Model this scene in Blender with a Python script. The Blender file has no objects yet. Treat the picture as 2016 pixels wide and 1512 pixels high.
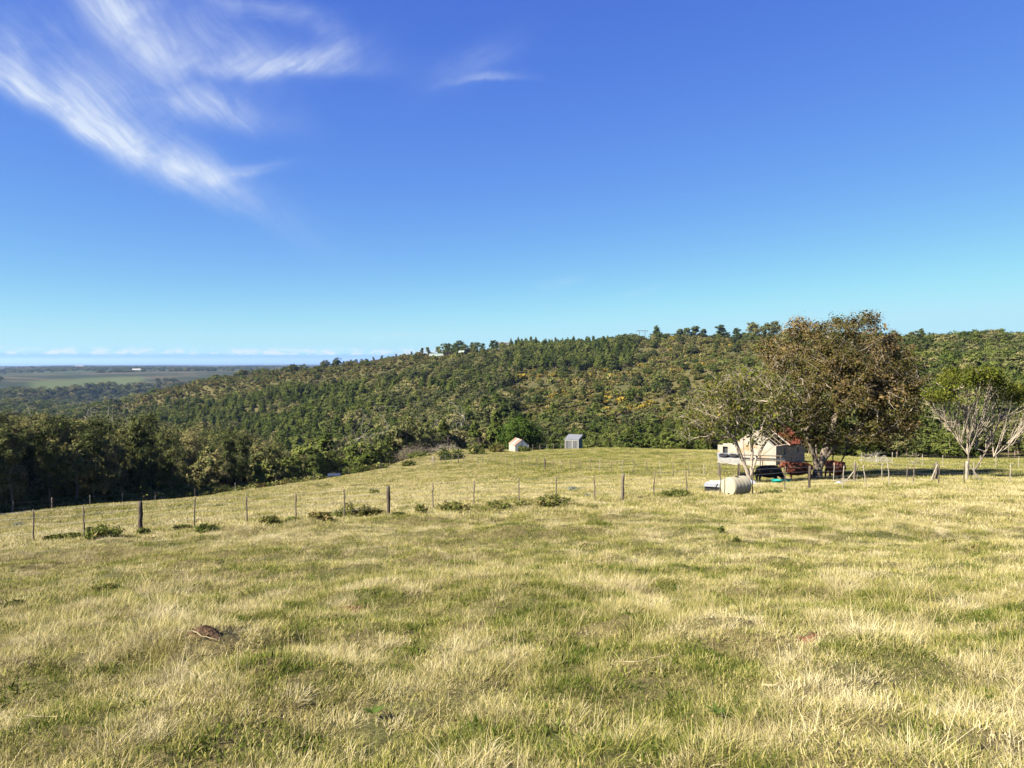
import bpy, math, random
import numpy as np
from mathutils import Vector

random.seed(7)
RNG = np.random.default_rng(11)
R = math.radians
SC = bpy.context.scene
COL = SC.collection

# ------------------------------------------------------------------ camera
F_PX, CU, CV = 1456.0, 1008.0, 756.0          # focal length and centre in photograph pixels
EYE = 1.65
PITCH = math.atan(48.0 / F_PX)
cam_d = bpy.data.cameras.new('camera')
cam_d.sensor_width = 36.0
cam_d.lens = 36.0 * F_PX / 2016.0
cam_d.clip_start, cam_d.clip_end = 0.1, 250000.0
cam = bpy.data.objects.new('camera', cam_d)
cam.location = (0, 0, EYE)
cam.rotation_euler = (R(90) - PITCH, 0, 0)
COL.objects.link(cam)
SC.camera = cam

# ------------------------------------------------------------------ sky, sun, exposure
SUN_EL, SUN_AZ = R(37), R(-118)               # azimuth from +Y (view axis), negative = to the left
SC.view_settings.view_transform = 'Standard'
SC.view_settings.look = 'None'
SC.view_settings.gamma = 1.0
SC.view_settings.exposure = 1.9
SC.view_settings.use_curve_mapping = False

sun_d = bpy.data.lights.new('sun', 'SUN')
sun_d.energy = 5.0
sun_d.angle = R(0.5)
sun_d.color = (1.0, 0.925, 0.78)
sun = bpy.data.objects.new('sun', sun_d)
to_sun = Vector((math.sin(SUN_AZ) * math.cos(SUN_EL), math.cos(SUN_AZ) * math.cos(SUN_EL), math.sin(SUN_EL)))
sun.rotation_euler = (-to_sun).to_track_quat('-Z', 'Y').to_euler()
COL.objects.link(sun)

class NT:
    """small helper to write node trees as expressions"""
    def __init__(s, tree):
        s.t = tree
    def n(s, kind, **kw):
        nd = s.t.nodes.new(kind)
        for k, v in kw.items():
            setattr(nd, k, v)
        return nd
    def put(s, sock, v):
        if v is None: return
        if hasattr(v, 'is_linked') or isinstance(v, bpy.types.NodeSocket):
            s.t.links.new(v, sock)
        else:
            sock.default_value = v
    def m(s, op, a, b=None, c=None, clamp=False):
        nd = s.n('ShaderNodeMath', operation=op, use_clamp=clamp)
        s.put(nd.inputs[0], a)
        if b is not None: s.put(nd.inputs[1], b)
        if c is not None: s.put(nd.inputs[2], c)
        return nd.outputs[0]
    def rng(s, v, a, b, c=0.0, d=1.0, mode='SMOOTHSTEP'):
        nd = s.n('ShaderNodeMapRange', interpolation_type=mode)
        s.put(nd.inputs[0], v)
        for i, x in enumerate((a, b, c, d)): s.put(nd.inputs[i + 1], x)
        return nd.outputs[0]
    def noise(s, vec, scale, detail=4, rough=0.55, dist=0.0, lac=2.0):
        nd = s.n('ShaderNodeTexNoise')
        if vec is not None: s.put(nd.inputs['Vector'], vec)
        nd.inputs['Scale'].default_value = scale
        nd.inputs['Detail'].default_value = detail
        nd.inputs['Roughness'].default_value = rough
        nd.inputs['Distortion'].default_value = dist
        nd.inputs['Lacunarity'].default_value = lac
        return nd.outputs['Fac']
    def mix(s, fac, a, b, blend='MIX'):
        nd = s.n('ShaderNodeMix', data_type='RGBA', blend_type=blend)
        s.put(nd.inputs[0], fac)
        for i, x in ((6, a), (7, b)):
            if isinstance(x, tuple) and len(x) == 3: x = x + (1.0,)
            s.put(nd.inputs[i], x)
        return nd.outputs[2]
    def ramp(s, fac, stops, mode='LINEAR'):
        nd = s.n('ShaderNodeValToRGB')
        nd.color_ramp.interpolation = mode
        el = nd.color_ramp.elements
        while len(el) < len(stops): el.new(0.5)
        for e, (p, c) in zip(el, stops):
            e.position = p
            e.color = c + (1.0,) if len(c) == 3 else c
        s.put(nd.inputs[0], fac)
        return nd.outputs[0]
    def xyz(s, x, y, z=0.0):
        nd = s.n('ShaderNodeCombineXYZ')
        for i, v in enumerate((x, y, z)): s.put(nd.inputs[i], v)
        return nd.outputs[0]
    def attr(s, name, kind='GEOMETRY'):
        return s.n('ShaderNodeAttribute', attribute_name=name, attribute_type=kind)

world = bpy.data.worlds.new('World')
SC.world = world
world.use_nodes = True
wt = world.node_tree
wt.nodes.clear()
W = NT(wt)
sky = W.n('ShaderNodeTexSky', sky_type='NISHITA', sun_disc=False, sun_elevation=SUN_EL, sun_rotation=SUN_AZ,
          altitude=3000.0, air_density=1.0, dust_density=0.0, ozone_density=6.0)
gen = W.n('ShaderNodeTexCoord').outputs['Generated']
sep = W.n('ShaderNodeSeparateXYZ'); W.put(sep.inputs[0], gen)
AZ = W.m('ARCTAN2', sep.outputs[0], sep.outputs[1])
EL = W.m('ARCSINE', sep.outputs[2])
def ang(u, v):
    du = (u - CU) / F_PX
    return math.atan(du), math.atan((708 - v) / F_PX / math.hypot(1, du))
warp = W.n('ShaderNodeTexNoise'); W.put(warp.inputs['Vector'], W.xyz(AZ, EL))
warp.inputs['Scale'].default_value = 7.0; warp.inputs['Detail'].default_value = 5.0
wsep = W.n('ShaderNodeSeparateColor'); W.put(wsep.inputs[0], warp.outputs['Color'])
AZw = W.m('MULTIPLY_ADD', W.m('SUBTRACT', wsep.outputs[0], 0.5), 0.05, AZ)
ELw = W.m('MULTIPLY_ADD', W.m('SUBTRACT', wsep.outputs[1], 0.5), 0.05, EL)
lump = W.noise(W.xyz(AZ, EL), 17.0, 3, 0.55, 0.4)
lump = W.rng(lump, 0.24, 0.62, 0.36, 1.0)
def fibres(deg, z):
    f = R(deg)
    fs = W.m('ADD', W.m('MULTIPLY', AZw, math.cos(f)), W.m('MULTIPLY', ELw, math.sin(f)))
    fc = W.m('ADD', W.m('MULTIPLY', AZw, -math.sin(f)), W.m('MULTIPLY', ELw, math.cos(f)))
    fn = W.noise(W.xyz(W.m('MULTIPLY', fs, 11.0), W.m('MULTIPLY', fc, 80.0), z), 1.0, 6, 0.66, 0.2)
    return W.m('MULTIPLY', W.m('MULTIPLY_ADD', W.rng(fn, 0.22, 0.84), 0.58, 0.34), lump)
cloud = None
# wisps of cirrus, by the slant of their fibres: centre (u, v), half length, half width in pixels, tilt (deg, + = rising to the right), strength, sharp lower edge
for fib, wisps in (
        (-38, ((175, 252, 265, 54, -24.5, 1.6, 2.6), (235, 40, 110, 42, -38, .95, 1.2), (190, 165, 180, 60, -30, .4, 1.0), (420, 60, 150, 60, -15, .36, 1.0), (415, 212, 120, 40, -8, .75, 1.4))),
        (-58, ((375, 342, 95, 34, -22, .95, 2.6), (330, 105, 130, 50, -20, .55, 1.0))),
        (33, ((545, 138, 175, 34, 4, .85, 2.2), (640, 120, 95, 24, 20, .5, 1.5), (930, 135, 100, 36, 24, .22, 1.0), (640, 50, 90, 26, -22, .3, 1.0))),
        (9, ((960, 172, 75, 11, 5, .4, 2.0), (500, 352, 70, 14, 16, .5, 1.2), (510, 12, 110, 16, 3, .4, 1.0), (1100, 558, 40, 9, 8, .3, 1.0),
             (1260, 577, 30, 6, 5, .22, 1.0), (790, 660, 90, 6, 2, .28, 1.0)))):
    tot = None
    for (u, v, L, Wd, tilt, st, sharp) in wisps:
        a0, e0 = ang(u, v)
        k = 1.0 / F_PX * 0.93
        t = R(tilt)
        da, de = W.m('SUBTRACT', AZw, a0), W.m('SUBTRACT', ELw, e0)
        s_ = W.m('ADD', W.m('MULTIPLY', da, math.cos(t) / (L * k)), W.m('MULTIPLY', de, math.sin(t) / (L * k)))
        c_ = W.m('ADD', W.m('MULTIPLY', da, -math.sin(t) / (Wd * k)), W.m('MULTIPLY', de, math.cos(t) / (Wd * k)))
        c_ = W.m('MAXIMUM', W.m('MULTIPLY', c_, -sharp), c_)        # fades upwards, ends crisper below
        q = W.m('ADD', W.m('MULTIPLY', s_, s_), W.m('MULTIPLY', c_, c_))
        mask = W.m('MULTIPLY', W.m('EXPONENT', W.m('MULTIPLY', q, -1.1)), st)
        tot = mask if tot is None else W.m('ADD', tot, mask)
    d_ = W.m('MULTIPLY', tot, fibres(fib, fib * 0.1))
    cloud = d_ if cloud is None else W.m('ADD', cloud, d_)
# row of small cumulus low over the sea
lowb = W.m('MULTIPLY', W.rng(EL, R(0.30), R(0.42)), W.rng(EL, R(1.0), R(0.50)))
puff = W.noise(W.xyz(W.m('MULTIPLY', AZ, 60.0), W.m('MULTIPLY', EL, 150.0)), 1.0, 5, 0.6)
puff2 = W.noise(W.xyz(W.m('MULTIPLY', AZ, 14.0), 3.3), 1.0, 2, 0.5)
lowc = W.m('MULTIPLY', W.m('MULTIPLY', lowb, W.rng(W.m('ADD', puff, W.m('MULTIPLY', puff2, 0.35)), 0.61, 0.76)), 0.9)
bank = W.m('MULTIPLY', W.rng(EL, R(0.52), R(0.30)), 0.6)
# one colour grade for the whole sky (the camera's rendering of a clear blue sky)
SKY_S, GAIN = 0.15, 1.0 / (0.15 * 2 ** SC.view_settings.exposure)
ssep = W.n('ShaderNodeSeparateColor'); W.put(ssep.inputs[0], sky.outputs[0])
gr = W.m('SMOOTH_MIN', W.m('MULTIPLY', ssep.outputs[0], 0.132), 0.50, 0.2)
gg = W.m('SMOOTH_MIN', W.m('MULTIPLY', ssep.outputs[1], 0.156), 0.82, 0.25)
gb = W.m('MULTIPLY', W.m('SUBTRACT', 1.0, W.m('EXPONENT', W.m('MULTIPLY', ssep.outputs[2], -0.46))), 0.97)
scomb = W.n('ShaderNodeCombineColor')
for i_, g_ in enumerate((gr, gg, gb)): W.put(scomb.inputs[i_], g_)
c1 = W.mix(bank, scomb.outputs[0], (0.30, 0.55, 0.90))
c1 = W.mix(W.m('MINIMUM', W.m('MULTIPLY', cloud, 0.85), 0.85), c1, (0.80, 0.89, 1.0))
c1 = W.mix(lowc, c1, (0.80, 0.90, 1.0))
c1 = W.mix(1.0, c1, (GAIN, GAIN, GAIN), 'MULTIPLY')
bg = W.n('ShaderNodeBackground')
bg.inputs['Strength'].default_value = SKY_S
W.put(bg.inputs['Color'], c1)
wo = W.n('ShaderNodeOutputWorld')
wt.links.new(bg.outputs[0], wo.inputs['Surface'])

world.cycles.sampling_method = 'MANUAL'
world.cycles.sample_map_resolution = 256
SC.cycles.volume_bounces = 0
SC.cycles.max_bounces = 5
SC.cycles.diffuse_bounces = 2
SC.cycles.transparent_max_bounces = 8

# ------------------------------------------------------------------ helpers
def vnoise(x, y, seed=0):
    x = np.asarray(x, float); y = np.asarray(y, float)
    xi = np.floor(x).astype(np.int64); yi = np.floor(y).astype(np.int64)
    xf, yf = x - xi, y - yi
    def h(a, b):
        n = (a * 374761393 + b * 668265263 + seed * 1442695041) & 0x7fffffff
        n = ((n ^ (n >> 13)) * 1274126177) & 0x7fffffff
        return ((n ^ (n >> 16)) & 0xffff) / 65535.0
    u = xf * xf * (3 - 2 * xf); w = yf * yf * (3 - 2 * yf)
    return (h(xi, yi) * (1 - u) + h(xi + 1, yi) * u) * (1 - w) + (h(xi, yi + 1) * (1 - u) + h(xi + 1, yi + 1) * u) * w
def fbm(x, y, seed=0, oct=4, gain=0.5):
    t, a, n = 0.0, 1.0, 0.0
    for i in range(oct):
        t = t + a * vnoise(np.asarray(x) * 2 ** i, np.asarray(y) * 2 ** i, seed + i * 17)
        n += a; a *= gain
    return t / n
def sstep(a, b, x):
    t = np.clip((np.asarray(x, float) - a) / (b - a), 0, 1)
    return t * t * (3 - 2 * t)

CP, SP = math.cos(PITCH), math.sin(PITCH)
def ray(u, v):
    xc, yc = (u - CU) / F_PX, -(v - CV) / F_PX
    return np.array([xc, CP + yc * SP, -SP + yc * CP])
def at(u, v, d):
    r = ray(u, v)
    p = r * (d / r[1])
    return np.array([p[0], p[1], p[2] + EYE])
def xat(u, d):
    return at(u, 708, d)[0]
def project(x, y, z):
    z = np.asarray(z) - EYE
    f = y * CP - z * SP
    g = y * SP + z * CP
    return CU + F_PX * np.asarray(x) / f, CV - F_PX * g / f

def tps_fit(P, Z, lam=1e-4):
    P = np.asarray(P, float); Z = np.asarray(Z, float); n = len(P)
    r = np.linalg.norm(P[:, None] - P[None], axis=2)
    K = np.where(r > 0, r * r * np.log(r + 1e-12), 0) + lam * np.eye(n)
    Q = np.c_[np.ones(n), P]
    A = np.block([[K, Q], [Q.T, np.zeros((3, 3))]])
    w = np.linalg.solve(A, np.r_[Z, 0, 0, 0])
    def ev(X):
        out = np.empty(len(X))
        for i in range(0, len(X), 40000):
            c = X[i:i + 40000]
            r2 = ((c[:, None] - P[None]) ** 2).sum(2)
            out[i:i + 40000] = (0.5 * r2 * np.log(r2 + 1e-12)) @ w[:n] + w[n] + c @ w[n + 1:]
        return out
    return ev

# near pasture: points read off the photograph (u, v, distance)
NEARP = [(60, 1066, 28), (271, 1053, 27.8), (482, 1037, 29), (763, 1017, 31), (1022, 993, 32.5), (1227, 986, 34.5), (1421, 975, 37),
         (1597, 964, 39.5), (1800, 957, 41.5), (2000, 956, 43.5),
         (30, 1005, 74), (302, 988, 82), (460, 968, 92), (616, 948, 104), (747, 926, 122), (851, 914, 112), (938, 913, 100),
         (1072, 923, 80), (1181, 931, 70), (1326, 938, 60), (1457, 936, 60), (1600, 945, 55), (1690, 951, 47), (1848, 950, 46), (1920, 948, 47),
         (1530, 916, 72), (1750, 910, 80), (2016, 916, 78), (1420, 890, 108), (1300, 885, 128), (1130, 883, 140), (1010, 889, 147),
         (850, 887, 152), (760, 897, 150), (1600, 906, 90)]
npts, nz = [], []
for (u, v, d) in NEARP:
    p = at(u, v, d); npts.append(p[:2]); nz.append(p[2])
for (x, y, z) in ((0, 0, 0), (-6, 0, -.25), (6, 0, .2), (0, -8, 1.3), (-14, -6, .3), (14, -6, 1.5), (-5, 7, -1.35), (0, 7, -1.15), (5, 7, -1.05),
                  (-8, 14, -2.7), (0, 14, -2.35), (9, 14, -2.2), (-14, 21, -4.0), (0, 22, -3.7), (15, 24, -3.7),
                  (-60, 20, -8), (-60, 60, -15.5), (60, 20, -2.2), (60, 45, -6.0), (70, 80, -9.5), (-40, 5, -3.5), (40, 5, 0.2)):
    npts.append((x, y)); nz.append(z)
_near = tps_fit(np.array(npts) / 50.0, nz, 1e-3)

# valley and hill: columns by picture column u: (distance, height)
HILL = {
    -900: [(90, -21), (150, -32), (250, -48), (450, -62), (700, -72), (1200, -85), (1900, -95)],
    -300: [(90, -20), (150, -30), (250, -48), (450, -62), (700, -72), (1200, -85), (1900, -95)],
    0: [(90, -18.0), (150, -30), (250, -50), (400, -66), (700, -72), (1100, -70), (1500, -92), (1900, -100)],
    250: [(100, -18.5), (150, -28), (250, -48), (400, -60), (600, -50), (760, -46), (950, -72), (1500, -102), (1900, -100)],
    385: [(100, -18), (150, -27), (250, -46), (400, -56), (600, -38), (770, -26), (950, -50), (1500, -100), (1900, -100)],
    500: [(100, -17), (150, -25), (220, -40), (330, -47), (500, -38), (650, -25), (790, -16), (980, -42), (1500, -95), (1900, -98)],
    640: [(115, -18), (160, -26), (230, -40), (330, -42), (500, -29), (650, -15), (790, -7), (980, -34), (1900, -90)],
    760: [(125, -17.6), (165, -25), (230, -37), (330, -35), (500, -20), (650, -6), (770, 0), (950, -25), (1900, -90)],
    870: [(155, -18), (190, -25), (250, -34), (330, -31), (500, -16), (640, 0), (730, 5.5), (900, -15), (1900, -90)],
    1000: [(150, -17.2), (200, -27), (260, -31), (330, -27.5), (500, -12), (600, 0), (690, 9.5), (850, -10), (1900, -90)],
    1150: [(140, -15.5), (190, -25), (240, -28), (320, -25), (480, -9), (600, 4), (690, 11), (850, -5), (1900, -90)],
    1270: [(130, -14.3), (180, -23), (230, -26), (330, -21), (480, -5), (600, 10), (680, 17.5), (850, 0), (1900, -90)],
    1500: [(110, -12.2), (160, -19), (210, -21), (300, -15), (450, 0), (560, 12), (640, 17.5), (800, 0), (1900, -90)],
    1750: [(85, -9.8), (130, -15), (180, -17), (280, -12), (400, -1), (510, 8), (620, 4), (1900, -90)],
    2016: [(80, -9.3), (120, -13), (170, -14), (270, -8), (380, 1), (450, 5), (600, -5), (1900, -90)],
    2600: [(80, -9.0), (120, -12), (170, -13), (270, -7), (380, 1), (450, 5), (600, -5), (1900, -90)],
}
hp, hz = [], []
for u, rows in HILL.items():
    for d, z in rows:
        x = (u - CU) / F_PX * d
        hp.append((math.atan2(x, d) * 2.2, math.log(math.hypot(x, d)))); hz.append(z)
_hill = tps_fit(hp, hz, 1e-3)

def bluff_at(a):
    return 2080 + 300 * (fbm(a * 9, a * 0 + 1.5, 5, 3) - 0.5) - 300 * np.exp(-((a + 0.62) / 0.09) ** 2)
def ground(x, y, fine=True):
    x = np.atleast_1d(np.asarray(x, float)); y = np.atleast_1d(np.asarray(y, float))
    d = np.hypot(x, y)
    a = np.arctan2(x, y)
    back = sstep(1.0, 1.6, np.abs(a))                      # far round the back the land just runs on
    zn = _near(np.c_[np.clip(x, -75, 85), np.clip(y, -10, 170)] / 50.0)
    ac = np.clip(a, -0.93, 0.8)
    zh = _hill(np.c_[ac * 2.2, np.log(np.clip(d, 80, 2000))])
    # the pasture ends along a line that runs from near left to far right
    edge = np.interp(ac, [-0.93, -0.6, -0.42, -0.3, -0.17, -0.08, 0.0, 0.12, 0.28, 0.42, 0.6, 0.8],
                     [85, 85, 98, 112, 135, 158, 156, 142, 118, 104, 98, 98])
    t = sstep(edge - 18, edge + 30, d)
    z = zn * (1 - t) + zh * t
    z = z + t * sstep(150, 300, d) * (fbm(x / 70, y / 70, 3, 4) - 0.5) * 14 * (1 - sstep(1500, 2000, d))
    # coastal plateau beyond the gorge
    bl = bluff_at(a)
    plat = -46 - 20 * (1 - sstep(0, 650, d - bl)) - 34 * sstep(2500, 12000, d) + (fbm(x / 900, y / 900, 8, 4) - 0.5) * 26 * sstep(2000, 3500, d)
    k = sstep(-190, 60, d - bl + 130 * (fbm(x / 160, y / 160, 21, 3) - 0.5))
    z = z * (1 - k) + plat * k
    z = z - 260 * sstep(12500, 17000, d)
    z = z * (1 - back) + back * np.where(d < 60, zn, np.minimum(zh, 8))
    if fine:
        w = 1 - sstep(25, 60, d)
        z = z + w * ((fbm(x / 1.1, y / 1.1, 31, 3) - 0.5) * 0.34 + (vnoise(x / 0.33, y / 0.33, 39) - 0.5) * 0.05 + (fbm(x / 4, y / 4, 33, 2) - 0.5) * 0.55)
        z = z + (1 - w) * (1 - t) * (fbm(x / 6, y / 6, 35, 3) - 0.5) * 0.5
    return z
def gz(x, y):
    return float(ground(x, y)[0])
def hit(u, v):
    """where the sight line through a photograph pixel meets the ground"""
    r = ray(u, v)
    ds = np.exp(np.linspace(math.log(2.5), math.log(400), 1200))
    P = r[None] * (ds / r[1])[:, None]
    below = P[:, 2] + EYE < ground(P[:, 0], P[:, 1])
    i = int(np.argmax(below)) if below.any() else len(ds) - 1
    return np.array([P[i, 0], P[i, 1], gz(P[i, 0], P[i, 1])])

def tag(o, label=None, cat=None, group=None, kind=None):
    if label: o['label'] = label
    if cat: o['category'] = cat
    if group: o['group'] = group
    if kind: o['kind'] = kind
    return o
def link(name, data, parent=None, loc=None, rot=None):
    o = bpy.data.objects.new(name, data)
    COL.objects.link(o)
    if parent is not None: o.parent = parent
    if loc is not None: o.location = loc
    if rot is not None: o.rotation_euler = rot
    return o
def empty(name, loc, rz=0.0):
    o = link(name, None, None, loc, (0, 0, rz))
    o.empty_display_size = 0.2
    return o
def mesh_np(name, V, faces, mat=None, smooth=False, **attrs):
    """faces: list of index arrays (n, k)"""
    me = bpy.data.meshes.new(name)
    V = np.asarray(V, np.float32)
    me.vertices.add(len(V)); me.vertices.foreach_set('co', V.ravel())
    faces = [np.asarray(f, np.int32) for f in faces if len(f)]
    tot = np.concatenate([np.full(len(f), f.shape[1], np.int32) for f in faces])
    idx = np.concatenate([f.ravel() for f in faces])
    me.loops.add(len(idx)); me.loops.foreach_set('vertex_index', idx)
    me.polygons.add(len(tot))
    st = np.zeros(len(tot), np.int32); st[1:] = np.cumsum(tot)[:-1]
    me.polygons.foreach_set('loop_start', st)
    if smooth: me.polygons.foreach_set('use_smooth', np.ones(len(tot), bool))
    for k, v in attrs.items():
        at_ = me.attributes.new(k, 'FLOAT', 'POINT'); at_.data.foreach_set('value', np.asarray(v, np.float32))
    me.update(calc_edges=True)
    if mat: me.materials.append(mat)
    return me
class MB:
    """collects simple solids and links them as one mesh object"""
    def __init__(s): s.v, s.f = [], []
    def add(s, V, Fs):
        b = len(s.v)
        s.v += [tuple(map(float, p)) for p in V]
        s.f += [tuple(i + b for i in f) for f in Fs]
        return s
    def box(s, lo, hi, M=None):
        x0, y0, z0 = lo; x1, y1, z1 = hi
        V = [(x0, y0, z0), (x1, y0, z0), (x1, y1, z0), (x0, y1, z0), (x0, y0, z1), (x1, y0, z1), (x1, y1, z1), (x0, y1, z1)]
        if M is not None: V = [M @ Vector(p) for p in V]
        return s.add(V, [(0, 3, 2, 1), (4, 5, 6, 7), (0, 1, 5, 4), (1, 2, 6, 5), (2, 3, 7, 6), (3, 0, 4, 7)])
    def tube(s, path, rad, n=8, cap=True, jit=0.0):
        path = [Vector(p) for p in path]
        if not hasattr(rad, '__len__'): rad = [rad] * len(path)
        V, Fs = [], []
        for i, p in enumerate(path):
            t = (path[min(i + 1, len(path) - 1)] - path[max(i - 1, 0)]).normalized()
            a = t.cross(Vector((0.31, 0.2, 0.93)) if abs(t.z) < 0.9 else Vector((1, 0.1, 0))).normalized()
            b = t.cross(a)
            for k in range(n):
                th = 2 * math.pi * k / n
                rr = rad[i] * (1 + random.uniform(-jit, jit))
                V.append(p + (a * math.cos(th) + b * math.sin(th)) * rr)
        for i in range(len(path) - 1):
            for k in range(n):
                Fs.append((i * n + k, i * n + (k + 1) % n, (i + 1) * n + (k + 1) % n, (i + 1) * n + k))
        if cap:
            Fs.append(tuple(range(n - 1, -1, -1)))
            Fs.append(tuple((len(path) - 1) * n + k for k in range(n)))
        return s.add(V, Fs)
    def mesh(s, name, mat, smooth=False):
        me = bpy.data.meshes.new(name)
        me.from_pydata(s.v, [], s.f); me.update()
        if smooth: me.polygons.foreach_set('use_smooth', np.ones(len(me.polygons), bool))
        me.materials.append(mat)
        return me
    def build(s, name, mat, parent=None, loc=None, rot=None, smooth=False, bevel=0.0):
        o = link(name, s.mesh(name, mat, smooth), parent, loc, rot)
        if bevel:
            m = o.modifiers.new('bevel', 'BEVEL'); m.width = bevel; m.segments = 2
        return o

# ------------------------------------------------------------------ materials
def new_mat(name):
    m = bpy.data.materials.new(name)
    m.use_nodes = True
    m.node_tree.nodes.clear()
    return m, NT(m.node_tree)
def finish(m, N, bsdf):
    o = N.n('ShaderNodeOutputMaterial')
    m.node_tree.links.new(bsdf, o.inputs['Surface'])
    return m
def principled(N, col, rough=0.8, spec=0.3, metal=0.0, bump=None, bump_d=0.02):
    b = N.n('ShaderNodeBsdfPrincipled')
    if isinstance(col, tuple) and len(col) == 3: col = col + (1.0,)
    N.put(b.inputs['Base Color'], col)
    N.put(b.inputs['Roughness'], rough)
    b.inputs['Specular IOR Level'].default_value = spec
    b.inputs['Metallic'].default_value = metal
    if bump is not None:
        bp = N.n('ShaderNodeBump'); bp.inputs['Distance'].default_value = bump_d
        N.put(bp.inputs['Height'], bump)
        m = N.t.links.new(bp.outputs[0], b.inputs['Normal'])
    return b.outputs[0]
def worn(name, a, b, scale=6.0, rough=0.8, spec=0.3, metal=0.0, c=None, stretch=(1, 1, 1), bump=0.01, cscale=2.0, cthr=(0.5, 0.65)):
    m, N = new_mat(name)
    tc = N.n('ShaderNodeTexCoord').outputs['Object']
    mp = N.n('ShaderNodeMapping'); mp.inputs['Scale'].default_value = stretch
    N.put(mp.inputs[0], tc); v = mp.outputs[0]
    nz_ = N.noise(v, scale, 6, 0.6)
    a, b, c = (None if q is None else tuple(0.8 * k for k in q) for q in (a, b, c))
    col = N.mix(N.rng(nz_, 0.3, 0.7), a, b)
    if c is not None:
        col = N.mix(N.rng(N.noise(v, cscale, 5, 0.6, 0.5), *cthr), col, c)
    return finish(m, N, principled(N, col, rough, spec, metal, nz_ if bump else None, bump))
def foliage(name, stops, transl=0.35, w=(0.38, 0.34, 0.28)):
    """leaf colours from a per-leaf value, a per-clump value and a per-copy value"""
    m, N = new_mat(name)
    r = N.attr('rnd').outputs['Fac']
    c = N.attr('clump').outputs['Fac']
    o = N.n('ShaderNodeObjectInfo').outputs['Random']
    f = N.m('ADD', N.m('ADD', N.m('MULTIPLY', r, w[0]), N.m('MULTIPLY', c, w[1])), N.m('MULTIPLY', o, w[2]))
    f = N.rng(f, 0.2, 0.8, 0.0, 1.0, 'LINEAR')
    col = N.ramp(f, [(p_, tuple(min(1.0, 1.06 * q_) for q_ in c_)) for p_, c_ in stops])
    d = N.n('ShaderNodeBsdfDiffuse'); N.put(d.inputs[0], col)
    t = N.n('ShaderNodeBsdfTranslucent'); N.put(t.inputs[0], col)
    mx = N.n('ShaderNodeMixShader'); mx.inputs[0].default_value = transl
    N.t.links.new(d.outputs[0], mx.inputs[1]); N.t.links.new(t.outputs[0], mx.inputs[2])
    return finish(m, N, mx.outputs[0])
def bark(name, a, b, scale=5):
    return worn(name, a, b, scale, 0.9, 0.15, stretch=(1.5, 1.5, 0.35), bump=0.03)

# ------------------------------------------------------------------ terrain sheet
def build_terrain():
    azin = np.radians(np.linspace(-44, 44, 520))
    azout = np.radians(np.linspace(46, 314, 90))
    az = np.r_[azin, azout]
    rr = np.exp(np.linspace(math.log(0.8), math.log(17500), 560))
    A, D = np.meshgrid(az, rr, indexing='ij')
    X, Y = (np.sin(A) * D).ravel(), (np.cos(A) * D).ravel()
    Z = ground(X, Y)
    n, m = len(az), len(rr)
    i = np.arange(n)[:, None]; j = np.arange(m - 1)[None]
    i2 = (i + 1) % n
    q = np.stack([(i * m + j + 0 * j), (i2 * m + j), (i2 * m + j + 1), (i * m + j + 1)], -1).reshape(-1, 4)
    q = q[:, ::-1]
    V = np.c_[X, Y, Z]
    V = np.vstack([V, [[0, 0, gz(0, 0)]]])
    c = len(V) - 1
    k = np.arange(n)
    tri = np.c_[np.full(n, c), ((k + 1) % n) * m, k * m]
    d = np.hypot(X, Y); a = np.arctan2(X, Y)
    # land cover masks
    ac = np.clip(a, -0.93, 0.8)
    edge = np.interp(ac, [-0.93, -0.6, -0.42, -0.3, -0.17, -0.08, 0.0, 0.12, 0.28, 0.42, 0.6, 0.8],
                     [85, 85, 98, 112, 135, 158, 156, 142, 118, 104, 98, 98])
    wild = sstep(edge - 6, edge + 6, d + 6 * (fbm(X / 8, Y / 8, 44, 3) - 0.5))
    bl = bluff_at(a)
    far = sstep(-120, 30, d - bl + 130 * (fbm(X / 160, Y / 160, 21, 3) - 0.5))
    u = CU + F_PX * np.tan(np.clip(a, -1.2, 1.2))
    green = sstep(0, 60, d - bl - 60) * (1 - sstep(380, 520, d - bl + 200 * (fbm(X / 300, Y / 300, 9, 2) - .5))) \
        * sstep(40, 80, u) * (1 - sstep(265, 300, u))
    z1 = lambda t: np.r_[t, 0.0]
    me = mesh_np('ground', V, [q, tri], None, True, wild=z1(wild), far=z1(far), green=z1(green))
    return me

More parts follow.
